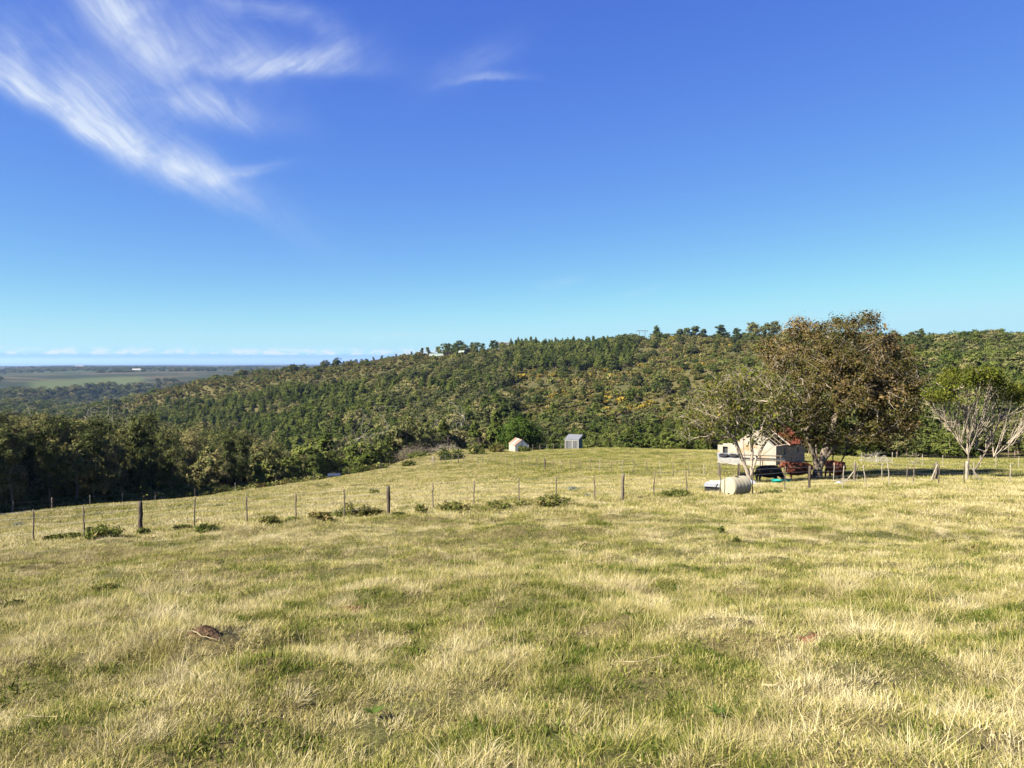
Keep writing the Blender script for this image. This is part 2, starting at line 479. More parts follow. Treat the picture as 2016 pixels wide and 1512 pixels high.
def terrain_material():
    m, N = new_mat('land')
    P = N.n('ShaderNodeNewGeometry').outputs['Position']
    wild, far, green = (N.attr(k).outputs['Fac'] for k in ('wild', 'far', 'green'))
    # pasture soil and thatch, coloured darker to deepen the shade between grass blades
    n1 = N.noise(P, 0.35, 5, 0.6); n2 = N.noise(P, 9.0, 5, 0.65); n3 = N.noise(P, 60.0, 3, 0.6)
    past = N.mix(N.rng(n1, 0.42, 0.62), (0.11, 0.09, 0.036), (0.065, 0.07, 0.02))
    past = N.mix(N.rng(n2, 0.35, 0.75), past, (0.028, 0.024, 0.012))
    past = N.mix(N.m('MULTIPLY', N.rng(n3, 0.45, 0.75), 0.5), past, (0.24, 0.19, 0.085))
    # hillside heath and forest floor
    h1 = N.noise(P, 0.035, 5, 0.6, 0.4); h2 = N.noise(P, 0.5, 5, 0.65)
    hill = N.mix(N.rng(h1, 0.38, 0.62), (0.080, 0.070, 0.026), (0.046, 0.054, 0.017))
    hill = N.mix(N.rng(h2, 0.42, 0.72), hill, (0.085, 0.066, 0.028))
    # distant plateau: strips of field, veld and plantation
    mp = N.n('ShaderNodeMapping'); mp.inputs['Rotation'].default_value = (0, 0, 0.35); mp.inputs['Scale'].default_value = (0.0011, 0.0022, 0.001)
    N.put(mp.inputs[0], P)
    vor = N.n('ShaderNodeTexVoronoi'); N.put(vor.inputs['Vector'], mp.outputs[0]); vor.inputs['Scale'].default_value = 1.0
    vs = N.n('ShaderNodeSeparateColor'); N.put(vs.inputs[0], vor.outputs['Color'])
    plat = N.ramp(vs.outputs[0], [(0.0, (0.022, 0.028, 0.013)), (0.25, (0.055, 0.046, 0.026)), (0.5, (0.062, 0.06, 0.028)), (0.7, (0.045, 0.055, 0.018)), (0.9, (0.075, 0.062, 0.036))], 'CONSTANT')
    wood = N.rng(N.noise(mp.outputs[0], 2.6, 5, 0.6, 0.6), 0.45, 0.50)
    plat = N.mix(wood, plat, (0.018, 0.026, 0.012))
    plat = N.mix(green, plat, (0.06, 0.075, 0.027))
    col = N.mix(far, hill, plat)
    col = N.mix(wild, past, col)
    b = principled(N, col, 0.95, 0.1, 0.0, n2, 0.03)
    return finish(m, N, b)
land_me = build_terrain()
land_me.materials.append(terrain_material())
land = tag(link('ground', land_me), kind='structure')
land['label'] = 'pasture and hills rolling away to the coastal plain'

sea_m, N = new_mat('sea_water')
sb = principled(N, (0.02, 0.06, 0.13), 0.25, 0.5, 0.0, N.noise(N.n('ShaderNodeNewGeometry').outputs['Position'], 0.05, 4, 0.6), 0.8)
finish(sea_m, N, sb)
sea = MB().add([(-72000, 9000, -230), (72000, 9000, -230), (72000, 72000, -230), (-72000, 72000, -230)], [(0, 1, 2, 3)]).build('sea', sea_m)
tag(sea, 'blue sea along the far horizon', kind='structure')

hz_m, N = new_mat('haze_air')
pv = N.n('ShaderNodeVolumePrincipled')
pv.inputs['Color'].default_value = (0.38, 0.58, 1.0, 1.0)
pv.inputs['Density'].default_value = 4.0e-5
pv.inputs['Anisotropy'].default_value = 0.2
ho = N.n('ShaderNodeOutputMaterial')
hz_m.node_tree.links.new(pv.outputs[0], ho.inputs['Volume'])
haze = MB().box((-74000, -20000, -420), (74000, 74000, 60)).build('haze', hz_m)
tag(haze, 'thin blue haze over the distant land', kind='stuff')
# ------------------------------------------------------------------ grass
def source(name, me):
    return bpy.data.objects.new(name, me)          # a shape to copy; never placed in the scene by itself
def scatter_nodes(name, sources):
    g = bpy.data.node_groups.new(name, 'GeometryNodeTree')
    g.interface.new_socket('Geometry', in_out='INPUT', socket_type='NodeSocketGeometry')
    g.interface.new_socket('Geometry', in_out='OUTPUT', socket_type='NodeSocketGeometry')
    gi, go = g.nodes.new('NodeGroupInput'), g.nodes.new('NodeGroupOutput')
    iop = g.nodes.new('GeometryNodeInstanceOnPoints')
    if len(sources) > 1:
        jn = g.nodes.new('GeometryNodeJoinGeometry')
        iop.inputs['Pick Instance'].default_value = True
    for s in reversed(sources):
        oi = g.nodes.new('GeometryNodeObjectInfo')
        oi.inputs[0].default_value = s
        oi.inputs['As Instance'].default_value = True
        if len(sources) > 1: g.links.new(oi.outputs['Geometry'], jn.inputs[0])
        else: g.links.new(oi.outputs['Geometry'], iop.inputs['Instance'])
    if len(sources) > 1: g.links.new(jn.outputs[0], iop.inputs['Instance'])
    def na(nm, tp):
        n = g.nodes.new('GeometryNodeInputNamedAttribute'); n.data_type = tp
        n.inputs['Name'].default_value = nm
        return n.outputs['Attribute']
    g.links.new(gi.outputs[0], iop.inputs['Points'])
    g.links.new(na('idx', 'INT'), iop.inputs['Instance Index'])
    g.links.new(na('rot', 'FLOAT_VECTOR'), iop.inputs['Rotation'])
    g.links.new(na('scl', 'FLOAT_VECTOR'), iop.inputs['Scale'])
    g.links.new(iop.outputs[0], go.inputs[0])
    return g
def scatter(name, P, sources, idx, scl, rot=None, tint=None, parent=None):
    me = bpy.data.meshes.new(name)
    n = len(P)
    me.vertices.add(n); me.vertices.foreach_set('co', np.asarray(P, np.float32).ravel())
    if rot is None:
        rot = np.c_[np.zeros((n, 2)), RNG.uniform(0, 6.283, n)]
    scl = np.asarray(scl, np.float32)
    if scl.ndim == 1: scl = np.repeat(scl[:, None], 3, 1)
    if tint is None: tint = RNG.random(n)
    a = me.attributes.new('idx', 'INT', 'POINT'); a.data.foreach_set('value', np.asarray(idx, np.int32))
    a = me.attributes.new('rot', 'FLOAT_VECTOR', 'POINT'); a.data.foreach_set('vector', np.asarray(rot, np.float32).ravel())
    a = me.attributes.new('scl', 'FLOAT_VECTOR', 'POINT'); a.data.foreach_set('vector', scl.ravel())
    a = me.attributes.new('tint', 'FLOAT', 'POINT'); a.data.foreach_set('value', np.asarray(tint, np.float32))
    o = link(name, me, parent)
    md = o.modifiers.new('scatter', 'NODES')
    md.node_group = scatter_nodes(name, sources)
    return o

def grass_material():
    m, N = new_mat('grass_blades')
    r = N.attr('rnd').outputs['Fac']
    t = N.attr('tint', 'INSTANCER').outputs['Fac']
    o = N.n('ShaderNodeObjectInfo').outputs['Random']
    f = N.m('ADD', N.m('MULTIPLY', r, 0.46), N.m('MULTIPLY', t, 0.50))
    f = N.m('ADD', f, N.m('MULTIPLY', o, 0.12))
    col = N.ramp(f, [(p_, tuple(0.70 * q_ for q_ in c_)) for p_, c_ in [(0.14, (0.055, 0.088, 0.014)), (0.28, (0.135, 0.165, 0.030)), (0.40, (0.27, 0.265, 0.068)), (0.53, (0.42, 0.355, 0.13)), (0.72, (0.54, 0.46, 0.24)), (0.95, (0.66, 0.58, 0.36))]])
    d = N.n('ShaderNodeBsdfDiffuse'); N.put(d.inputs[0], col)
    tr = N.n('ShaderNodeBsdfTranslucent'); N.put(tr.inputs[0], col)
    mx = N.n('ShaderNodeMixShader'); mx.inputs[0].default_value = 0.2
    N.t.links.new(d.outputs[0], mx.inputs[1]); N.t.links.new(tr.outputs[0], mx.inputs[2])
    return finish(m, N, mx.outputs[0])
GRASS_M = grass_material()
def tuft(name, n, rad, h0, h1, w, lean, droop, seed, bias=0.5, spread=0.5, mat=None):
    """n blades rooted in a disc; each is two quads and a tip"""
    g = np.random.default_rng(seed)
    rr = rad * np.sqrt(g.random(n)); th = g.uniform(0, 6.283, n)
    bx, by = rr * np.cos(th), rr * np.sin(th)
    h = g.uniform(h0, h1, n) * g.choice([1, 1, 0.7, 1.15], n)
    la = np.where(g.random(n) < 0.5, th, g.uniform(0, 6.283, n)) + g.normal(0, 0.6, n)
    l0 = np.abs(g.normal(0, lean, n)); l1 = l0 + np.abs(g.normal(droop, droop * 0.6, n))
    dx, dy = np.cos(la), np.sin(la)
    wa = la + math.pi / 2 + g.normal(0, 0.7, n)
    wx, wy = np.cos(wa), np.sin(wa)
    ww = w * g.uniform(0.6, 1.3, n)
    V = np.zeros((n, 7, 3))
    px, py, pz = bx.copy(), by.copy(), np.full(n, -0.02)
    ts = (0.0, 0.4, 0.75, 1.0)
    for k in range(4):
        if k:
            a = l0 + (l1 - l0) * (ts[k] ** 1.3)
            s = h * (ts[k] - ts[k - 1])
            px = px + dx * np.sin(a) * s; py = py + dy * np.sin(a) * s; pz = pz + np.cos(a) * s
        wk = ww * (1.0, 0.85, 0.55, 0)[k]
        if k < 3:
            V[:, 2 * k] = np.c_[px - wx * wk, py - wy * wk, pz]
            V[:, 2 * k + 1] = np.c_[px + wx * wk, py + wy * wk, pz]
        else:
            V[:, 6] = np.c_[px, py, pz]
    b = np.arange(n)[:, None] * 7
    q = np.concatenate([b + np.array([[0, 1, 3, 2]]), b + np.array([[2, 3, 5, 4]])])
    t = b + np.array([[4, 5, 6]])
    rnd = np.clip(g.normal(bias, spread * 0.5, n), 0, 1)
    return mesh_np(name, V.reshape(-1, 3), [q, t], mat or GRASS_M, False, rnd=np.repeat(rnd, 7))

mats_ = [source('mat_tuft', tuft('mat_tuft', 190, 0.20, 0.02, 0.065, 0.0024, 1.1, 0.6, 100 + i, 0.22 + 0.08 * i, 0.75)) for i in range(4)]
dry_ = [source('dry_tuft', tuft('dry_tuft', 130, 0.10, 0.06, 0.20, 0.0017, 1.15, 0.8, 120 + i, 0.60, 0.75)) for i in range(4)]
grn_ = [source('green_tuft', tuft('green_tuft', 95, 0.14, 0.04, 0.12, 0.0026, 1.0, 0.6, 140 + i, 0.22, 0.35)) for i in range(3)]
stk_ = [source('stalks', tuft('stalks', 7, 0.12, 0.3, 0.55, 0.0018, 0.45, 0.35, 160 + i, 0.85, 0.2)) for i in range(3)]
mid_ = [source('mid_tuft', tuft('mid_tuft', 150, 0.38, 0.05, 0.18, 0.0055, 0.9, 0.6, 180 + i, 0.34 + 0.1 * i, 0.6)) for i in range(4)]
far_ = [source('far_tuft', tuft('far_tuft', 150, 0.9, 0.08, 0.24, 0.014, 0.7, 0.6, 200 + i, 0.22 + 0.12 * i, 0.5)) for i in range(4)]
tus_ = [source('tussock', tuft('tussock', 150, 0.16, 0.10, 0.27, 0.0018, 0.85, 1.0, 240 + i, 0.80, 0.3)) for i in range(3)]
leafy_ = [source('low_herb', tuft('low_herb', 36, 0.14, 0.05, 0.11, 0.010, 0.9, 0.5, 220 + i, 0.10, 0.2)) for i in range(2)]
ALLG = mats_ + dry_ + grn_ + stk_ + mid_ + far_ + leafy_ + tus_
I0 = np.cumsum([0, 4, 4, 3, 3, 4, 4, 2])

def wedge(n, d0, d1, a0=-44, a1=44):
    d = np.sqrt(RNG.uniform(d0 * d0, d1 * d1, n)); a = np.radians(RNG.uniform(a0, a1, n))
    return d * np.sin(a), d * np.cos(a)
def dryness(x, y):
    """large and small patches of straw-coloured and green grass"""
    d = np.hypot(x, y)
    p = 0.13 * fbm(x / 9 + 5, y / 14, 61, 3) + 0.19 * fbm(x / 2.6, y / 2.6, 62, 2) + 0.68 * fbm(x / 0.5, y / 0.5, 63, 3)
    p = 0.57 + (p - 0.5) * 2.3
    u = CU + F_PX * x / np.maximum(y, 1)
    # greener beyond the wire fences, straw-coloured along the lower left of the pasture
    p = p + 0.17 * sstep(12, 32, d) - 0.17
    g2 = sstep(50, 75, d) * sstep(820, 1100, u)
    p = p * (1 - 0.45 * g2) + 0.02 * g2
    strip = np.exp(-((d - 13 - 3 * fbm(x / 7, y * 0, 5, 2)) / 3.0) ** 2) * sstep(600, -200, u)
    p = p - 0.25 * strip
    return np.clip(p, 0, 1)
def grass():
    P, I, S, T = [], [], [], []
    def add(x, y, kind, nk, s, dry):
        n = len(x)
        P.append(np.c_[x, y, ground(x, y)]); I.append(I0[kind] + RNG.integers(0, nk, n)); S.append(s); T.append(dry)
    def lay(n, d0, d1, kind, nk, s0, s1, keep=None, hump=True, **k):
        n = int(n * 1.14)
        x, y = wedge(n, 1.9 if d0 == 2.6 else d0, d1, **k)
        dr = dryness(x, y)
        if keep is not None:
            w = RNG.random(n) < keep(x, y, dr); x, y, dr = x[w], y[w], dr[w]
        s = RNG.uniform(s0, s1, len(x))
        add(x, y, kind, nk, s, np.clip(dr + RNG.normal(0, 0.17, len(x)), 0, 1))
    bare = lambda x, y: sstep(0.33, 0.45, fbm(x / 0.8, y / 0.8, 71, 3)) * 0.35 + 0.65
    tus = lambda x, y: sstep(0.42, 0.60, fbm(x / 0.55 + 9, y / 0.55, 75, 3))
    lay(7000, 2.6, 13, 0, 4, 0.6, 1.3, lambda x, y, r: bare(x, y))
    lay(9500, 2.6, 13, 1, 4, 0.4, 1.2, lambda x, y, r: (0.12 + 0.88 * tus(x, y)) * (0.25 + r))
    lay(8000, 2.6, 13, 2, 3, 0.5, 1.1, lambda x, y, r: (1.15 - r) * (0.15 + 0.85 * sstep(0.38, 0.55, fbm(x / 0.6, y / 0.6 + 4, 79, 3))))
    lay(700, 2.6, 16, 3, 3, 0.6, 1.15, lambda x, y, r: tus(x, y))
    lay(3200, 2.6, 15, 6, 2, 0.4, 0.9, lambda x, y, r: sstep(0.55, 0.25, r))
    clus = lambda x, y, r: sstep(0.52, 0.68, fbm(x / 1.8 + 3, y / 1.8, 77, 3))
    lay(1500, 2.6, 13, 7, 3, 0.5, 1.3, clus)
    lay(5200, 12, 36, 7, 3, 0.5, 1.2, clus)
    lay(12000, 12, 34, 0, 4, 1.0, 1.9, lambda x, y, r: bare(x, y))
    lay(12000, 12, 34, 1, 4, 0.6, 1.3, lambda x, y, r: (0.1 + 0.9 * tus(x, y)) * (0.25 + r))
    lay(8000, 12, 34, 2, 3, 0.8, 1.6, lambda x, y, r: 1.1 - r)
    lay(26000, 28, 64, 4, 4, 0.7, 1.3)
    inside = lambda x, y, r: 1.0 - sstep(0.9, 1.0, np.hypot(x, y) / np.interp(np.arctan2(x, y), [-0.7, -0.6, -0.42, -0.3, -0.17, -0.08, 0.0, 0.12, 0.28, 0.42, 0.6, 0.8],
                     [90, 90, 102, 118, 142, 166, 164, 152, 130, 118, 116, 116]))
    lay(48000, 56, 170, 5, 4, 0.5, 1.0, inside)
    P_ = np.concatenate(P); I_ = np.concatenate(I); S_ = np.concatenate(S); T_ = np.concatenate(T)
    o = scatter('grass', P_, ALLG, I_, S_, None, T_)
    tag(o, 'rough pasture grass, straw coloured with green patches', 'grass', kind='stuff')
    return len(P_)
print('grass tufts', grass())
# ------------------------------------------------------------------ trees
class Geo:
    """vertices, faces, per-vertex values and a material slot, before they become a mesh"""
    def __init__(s):
        s.V, s.Q, s.r, s.c, s.n = [], [], [], [], 0
    def add(s, V, Q, r, c):
        s.V.append(V); s.Q.append(np.asarray(Q) + s.n); s.n += len(V)
        s.r.append(np.broadcast_to(np.asarray(r, float), len(V))); s.c.append(np.broadcast_to(np.asarray(c, float), len(V)))
    def mesh(s, name, mat, smooth=False):
        return mesh_np(name, np.concatenate(s.V), [np.concatenate(s.Q)], mat, smooth, rnd=np.concatenate(s.r), clump=np.concatenate(s.c))
def joined(name, pairs):
    V, Q, r, c, mi, b = [], [], [], [], [], 0
    for k, (g, mat) in enumerate(pairs):
        v = np.concatenate(g.V); q = np.concatenate(g.Q)
        V.append(v); Q.append(q + b); b += len(v); r.append(np.concatenate(g.r)); c.append(np.concatenate(g.c))
        mi.append(np.full(len(q), k, np.int32))
    me = mesh_np(name, np.concatenate(V), [np.concatenate(Q)], None, False, rnd=np.concatenate(r), clump=np.concatenate(c))
    for _, mat in pairs: me.materials.append(mat)
    me.polygons.foreach_set('material_index', np.concatenate(mi))
    return me
def unit(v):
    return v / (np.linalg.norm(v, axis=-1, keepdims=True) + 1e-9)
def add_frusta(g, A, B, ra, rb, n=5):
    A, B = np.asarray(A, float), np.asarray(B, float)
    t = unit(B - A)
    ref = np.where(np.abs(t[:, 2:3]) < 0.9, np.array([[0.3, 0.2, 0.93]]), np.array([[1.0, 0.1, 0.0]]))
    a = unit(np.cross(t, ref)); b = np.cross(t, a)
    th = np.arange(n) * 2 * math.pi / n
    ring = a[:, None] * np.cos(th)[None, :, None] + b[:, None] * np.sin(th)[None, :, None]
    lo = A[:, None] + ring * np.asarray(ra)[:, None, None]
    hi = B[:, None] + ring * np.asarray(rb)[:, None, None]
    V = np.concatenate([lo, hi], 1).reshape(-1, 3)
    base = np.arange(len(A))[:, None] * 2 * n
    k = np.arange(n)[None]
    Q = np.stack([base + k, base + (k + 1) % n, base + n + (k + 1) % n, base + n + k], -1).reshape(-1, 4)
    g.add(V, Q, 0.5, 0.5)
def add_leaves(g, C, size, rng, clump, elong=1.9, up=0.25, sv=0.35, rnd=None, out=None, wild=1.0):
    n = len(C)
    nrm = unit(wild * rng.normal(0, 1, (n, 3)) + np.array([0, 0, up]) + (0 if out is None else out))
    t = unit(np.cross(nrm, unit(rng.normal(0, 1, (n, 3)))))
    b = np.cross(nrm, t)
    s = size * rng.lognormal(0, sv, n)[:, None]
    l, w = t * s * 0.5 * elong ** 0.5, b * s * 0.5 / elong ** 0.5
    bend = nrm * s * 0.12
    V = np.stack([C - l - bend, C + w, C + l - bend, C - w], 1).reshape(-1, 3)
    Q = np.arange(4 * n).reshape(n, 4)
    r = rng.random(n) if rnd is None else rnd
    g.add(V, Q, np.repeat(r, 4), np.repeat(np.broadcast_to(clump, n), 4))
def grow(trunks, targets, rng, step=0.6, turn=0.5, jit=0.12, sag=0.0, order_from=None, minz=None, low=0.0):
    """joins every target to the growing skeleton; returns points, parents"""
    P, par, tip = [], [], []
    D = []
    for path, parent in trunks:
        prev = parent
        for p in path:
            P.append(np.asarray(p, float)); par.append(prev)
            d = P[-1] - P[prev] if prev >= 0 else np.array([0, 0, 1.0])
            D.append(unit(d)); prev = len(P) - 1
    base = P[0]
    o = np.asarray(order_from if order_from is not None else P[min(2, len(P) - 1)])
    targets = np.asarray(targets); targets = targets[np.argsort(np.linalg.norm(targets - o, axis=1))]
    for t in targets:
        PA, DA = np.array(P), np.array(D)
        dv = t - PA; L = np.linalg.norm(dv, axis=1) + 1e-6
        cosv = (dv * DA).sum(1) / L
        cost = L * (1 + turn * (1 - cosv) ** 1.5)
        if low: cost = cost + low * (PA[:, 2] - base[2])
        if minz is not None: cost[PA[:, 2] < minz] += 100
        else: cost[PA[:, 2] < base[2] + 0.12 * (t[2] - base[2])] += 5
        i = int(np.argmin(cost))
        Ln = L[i]; m = max(1, int(math.ceil(Ln / step)))
        p0, d0 = P[i], D[i]
        c = p0 + d0 * Ln * 0.38
        prev = i
        for k in range(1, m + 1):
            s = k / m
            p = (1 - s) ** 2 * p0 + 2 * s * (1 - s) * c + s * s * t
            if k < m: p = p + rng.normal(0, jit * Ln / m, 3)
            p[2] -= sag * math.sin(s * math.pi) * Ln
            P.append(p); par.append(prev); D.append(unit(p - P[prev])); prev = len(P) - 1
        tip.append(prev)
    P, par = np.array(P), np.array(par)
    cnt = np.zeros(len(P)); cnt[tip] += 1
    for i in range(len(P) - 1, 0, -1):
        if par[i] >= 0: cnt[par[i]] += cnt[i]
    return P, par, np.maximum(cnt, 1), np.array(tip)
def wood(P, par, cnt, r1, pw, rmax, thick, flare=1.35):
    """trunk and thin branch geometry; radii by the pipe rule"""
    r = np.minimum(r1 * cnt ** pw, rmax)
    e = np.where(par >= 0)[0]
    A, B = P[par[e]], P[e]
    ra = np.minimum(r[par[e]], r[e] * 1.25); rb = r[e]
    low = P[par[e]][:, 2] < P[0, 2] + 0.5
    ra = np.where(low, ra * flare, ra)
    big = rb >= thick
    g1, g2 = Geo(), Geo()
    if big.any(): add_frusta(g1, A[big] - unit(B[big] - A[big]) * rb[big][:, None] * 0.4, B[big], ra[big], rb[big], 7)
    if (~big).any(): add_frusta(g2, A[~big], B[~big], ra[~big], rb[~big], 4)
    return g1, g2
def ball(rng, n, c, r, shell=0.0, zmin=-1.0):
    d = unit(rng.normal(0, 1, (n * 3, 3)))
    rad = shell + (1 - shell) * rng.random(n * 3) ** (1 / 3)
    p = d * rad[:, None]
    p = p[p[:, 2] > zmin][:n]
    return np.asarray(c) + p * np.asarray(r)

# bark and leaf colours
B_PALE = bark('bark_pale', (0.24, 0.20, 0.15), (0.40, 0.34, 0.265))
B_DARK = bark('bark_dark', (0.10, 0.075, 0.055), (0.20, 0.155, 0.115))
B_GREY = bark('bark_grey', (0.10, 0.08, 0.062), (0.24, 0.195, 0.15))
B_WHITE = bark('bark_bleached', (0.34, 0.31, 0.26), (0.48, 0.44, 0.38))
L_AUTUMN = foliage('leaves_bronze', [(0.0, (0.028, 0.034, 0.008)), (0.35, (0.052, 0.050, 0.014)), (0.62, (0.072, 0.058, 0.019)), (0.84, (0.096, 0.067, 0.026)), (1.0, (0.15, 0.105, 0.048))], 0.2)
L_OLIVE = foliage('leaves_olive', [(0.0, (0.042, 0.056, 0.010)), (0.4, (0.085, 0.095, 0.018)), (0.75, (0.14, 0.125, 0.03)), (1.0, (0.22, 0.155, 0.055))], 0.3)
L_WATTLE = foliage('leaves_bright', [(0.0, (0.036, 0.048, 0.008)), (0.5, (0.080, 0.090, 0.014)), (1.0, (0.16, 0.158, 0.032))], 0.22)
L_EUC = foliage('leaves_eucalypt', [(0.0, (0.032, 0.042, 0.015)), (0.4, (0.066, 0.076, 0.027)), (0.75, (0.115, 0.112, 0.042)), (1.0, (0.18, 0.155, 0.066))], 0.22, (0.22, 0.26, 0.52))
L_GREEN = foliage('leaves_green', [(0.0, (0.034, 0.050, 0.012)), (0.5, (0.068, 0.086, 0.019)), (1.0, (0.118, 0.130, 0.034))], 0.28, (0.22, 0.26, 0.52))
L_DARK = foliage('leaves_dark', [(0.0, (0.032, 0.046, 0.013)), (0.5, (0.064, 0.080, 0.021)), (1.0, (0.112, 0.120, 0.034))], 0.22, (0.22, 0.26, 0.52))
L_PINE = foliage('needles', [(0.0, (0.024, 0.036, 0.012)), (0.5, (0.042, 0.056, 0.017)), (1.0, (0.075, 0.085, 0.026))], 0.15, (0.22, 0.26, 0.52))
L_HEATH = foliage('leaves_heath', [(0.0, (0.050, 0.062, 0.016)), (0.35, (0.095, 0.095, 0.026)), (0.65, (0.120, 0.102, 0.034)), (0.85, (0.145, 0.105, 0.042)), (1.0, (0.18, 0.135, 0.062))], 0.2)
L_GOLD = foliage('blossom_yellow', [(0.0, (0.09, 0.095, 0.02)), (0.5, (0.17, 0.135, 0.03)), (1.0, (0.30, 0.22, 0.035))], 0.2)
L_SHRUB = foliage('leaves_shrub', [(0.0, (0.040, 0.052, 0.014)), (0.4, (0.085, 0.105, 0.026)), (0.75, (0.15, 0.155, 0.045)), (1.0, (0.24, 0.18, 0.08))], 0.25)
L_GREYSH = foliage('leaves_grey', [(0.0, (0.10, 0.115, 0.085)), (0.5, (0.19, 0.21, 0.16)), (1.0, (0.32, 0.34, 0.27))], 0.2)

def place_tree(name, loc, geos, label, cat='tree', group=None, rz=0.0):
    root = empty(name, loc, rz)
    tag(root, label, cat, group)
    for pn, g, mat in geos:
        if g.n:
            po = link(pn, g.mesh(pn, mat), root)
            if pn != 'trunk': po['kind'] = 'stuff'
    return root

# --- the broad bronze-leaved tree the cattle stand under
def big_tree():
    rng = np.random.default_rng(5)
    x, y = xat(1612, 55.5), 55.5
    z = gz(x, y)
    # crown masses read off the photograph: (u, v, half width px, half height px, depth offset m)
    k = 55.5 / F_PX
    masses = [(1650, 690, 105, 66, 0), (1600, 745, 105, 70, -1.2), (1710, 735, 100, 68, .5), (1660, 800, 125, 75, -1.5), (1560, 775, 60, 58, 1),
              (1755, 795, 62, 60, 0), (1545, 690, 40, 32, 2), (1770, 690, 34, 34, 1), (1600, 850, 60, 34, 1.5), (1550, 812, 40, 26, 2.2), (1745, 845, 55, 22, -1), (1680, 640, 52, 24, 0), (1595, 645, 42, 20, 1),
              (1780, 740, 42, 40, -1)]
    T = []
    for (u, v, hw, hh, dy) in masses:
        c = at(u, v, 55.5) + np.array([0, dy, 0])
        n = int(hw * hh / 58)
        T.append(ball(rng, n, c - np.array([x, y, z]), (hw * k, hw * k * 0.85, hh * k), 0.25))
    T = np.concatenate(T)
    T = T[T[:, 2] > 2.3]
    trunks = [([(0, 0, -.3), (0.02, 0, .5), (-.12, .05, 1.3), (-.45, .1, 2.3), (-1.0, .0, 3.6), (-1.5, -.2, 5.2)], -1),
              ([(.3, .05, 1.4), (.75, .1, 2.5), (1.25, .2, 3.9), (1.6, .4, 5.6), (1.9, .4, 7.2)], 1),
              ([(-.05, .25, 1.9), (.1, .6, 3.3), (.2, .9, 5.2), (.4, .8, 7.6)], 2),
              ([(.55, -.3, 1.7), (1.6, -.6, 3.0), (3.0, -.9, 4.2)], 1)]
    P, par, cnt, tip = grow(trunks, T, rng, 0.55, 0.55, 0.16, 0.03)
    g1, g2 = wood(P, par, cnt, 0.015, 0.47, 0.42, 0.05)
    cr = Geo()
    tp = P[tip]
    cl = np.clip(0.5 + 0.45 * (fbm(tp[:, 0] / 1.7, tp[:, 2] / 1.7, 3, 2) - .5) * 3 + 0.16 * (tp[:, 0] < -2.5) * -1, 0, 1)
    n = 92
    keep = rng.random(len(tp)) < 0.93
    C = np.repeat(tp[keep], n, 0) + rng.normal(0, 0.31, (keep.sum() * n, 3)) * np.array([1, 1, .75])
    ctr = np.array([1.2, 0, 6.2])
    out = 1.1 * unit(C - np.repeat(tp[keep], n, 0)) + 0.7 * unit(C - ctr)
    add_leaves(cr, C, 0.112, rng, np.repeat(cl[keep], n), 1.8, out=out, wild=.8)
    tw = tp[np.repeat(np.arange(len(tp)), 5)]
    e = tw + rng.normal(0, 0.42, tw.shape)
    add_frusta(g2, tw, e, np.full(len(tw), .011), np.full(len(tw), .005), 3)
    print('big tree', len(tip), cr.n)
    return place_tree('bronze_leaved_tree', (x, y, z), [('trunk', g1, B_GREY), ('branches', g2, B_PALE), ('crown', cr, L_AUTUMN)],
                      'tallest broad bronze-leaved tree shading the cattle beside the stone house')
BIG = big_tree()

def left_tree():
    rng = np.random.default_rng(9)
    d = 50.0
    x, y = xat(1478, d), d
    z = gz(x, y)
    k = d / F_PX
    masses = [(1480, 770, 85, 48, 0), (1420, 805, 72, 48, .5), (1385, 830, 52, 34, 0), (1530, 790, 55, 46, -.5), (1500, 825, 70, 36, .6), (1440, 765, 45, 28, 0), (1365, 850, 26, 20, 0), (1420, 850, 40, 26, 0), (1515, 828, 34, 20, 1.0), (1478, 856, 34, 14, -.5)]
    T = []
    for (u, v, hw, hh, dy) in masses:
        c = at(u, v, d) + np.array([0, dy, 0])
        T.append(ball(rng, int(hw * hh / 42), c - np.array([x, y, z]), (hw * k, hw * k * 0.85, hh * k), 0.2))
    T = np.concatenate(T); T = T[T[:, 2] > 2.0]
    trunks = [([(0, 0, -.3), (0, 0, .35), (-.22, 0, 1.0), (-.6, .05, 1.9), (-1.0, .1, 3.0), (-1.5, .1, 3.9)], -1),
              ([(.12, .05, 1.1), (.2, .1, 2.1), (.12, .2, 3.3), (.2, .2, 4.5)], 1),
              ([(.2, -.1, 1.0), (.42, -.2, 1.9), (1.0, -.3, 2.9), (1.7, -.3, 3.6)], 1),
              ([(-.15, .3, 1.3), (-.3, .5, 2.6), (-.2, .6, 4.2)], 2),
              ([(.55, -.1, 1.7), (1.3, 0, 2.3), (2.2, .1, 2.9)], 12)]
    P, par, cnt, tip = grow(trunks, T, rng, 0.4, 0.6, 0.15, 0.02)
    g1, g2 = wood(P, par, cnt, 0.011, 0.45, 0.19, 0.035)
    tp = P[tip]
    cr = Geo()
    n = 25
    keep = rng.random(len(tp)) < 0.86
    cl = np.clip(0.5 + (fbm(tp[:, 0] / 1.2, tp[:, 2] / 1.2, 4, 2) - .5) * 1.6 - 0.10 * tp[:, 0], 0, 1)[keep]
    C = np.repeat(tp[keep], n, 0) + rng.normal(0, 0.27, (keep.sum() * n, 3))
    add_leaves(cr, C, 0.115, rng, np.repeat(cl, n), 1.7)
    tw = tp[np.repeat(np.arange(len(tp)), 5)]
    add_frusta(g2, tw, tw + rng.normal(0, 0.36, tw.shape), np.full(len(tw), .009), np.full(len(tw), .004), 3)
    return place_tree('small_multistem_tree', (x, y, z), [('trunk', g1, B_PALE), ('branches', g2, B_PALE), ('crown', cr, L_OLIVE)],
                      'smaller many-stemmed tree with pale trunks and thin olive leaves behind the cream tank')
left_tree()

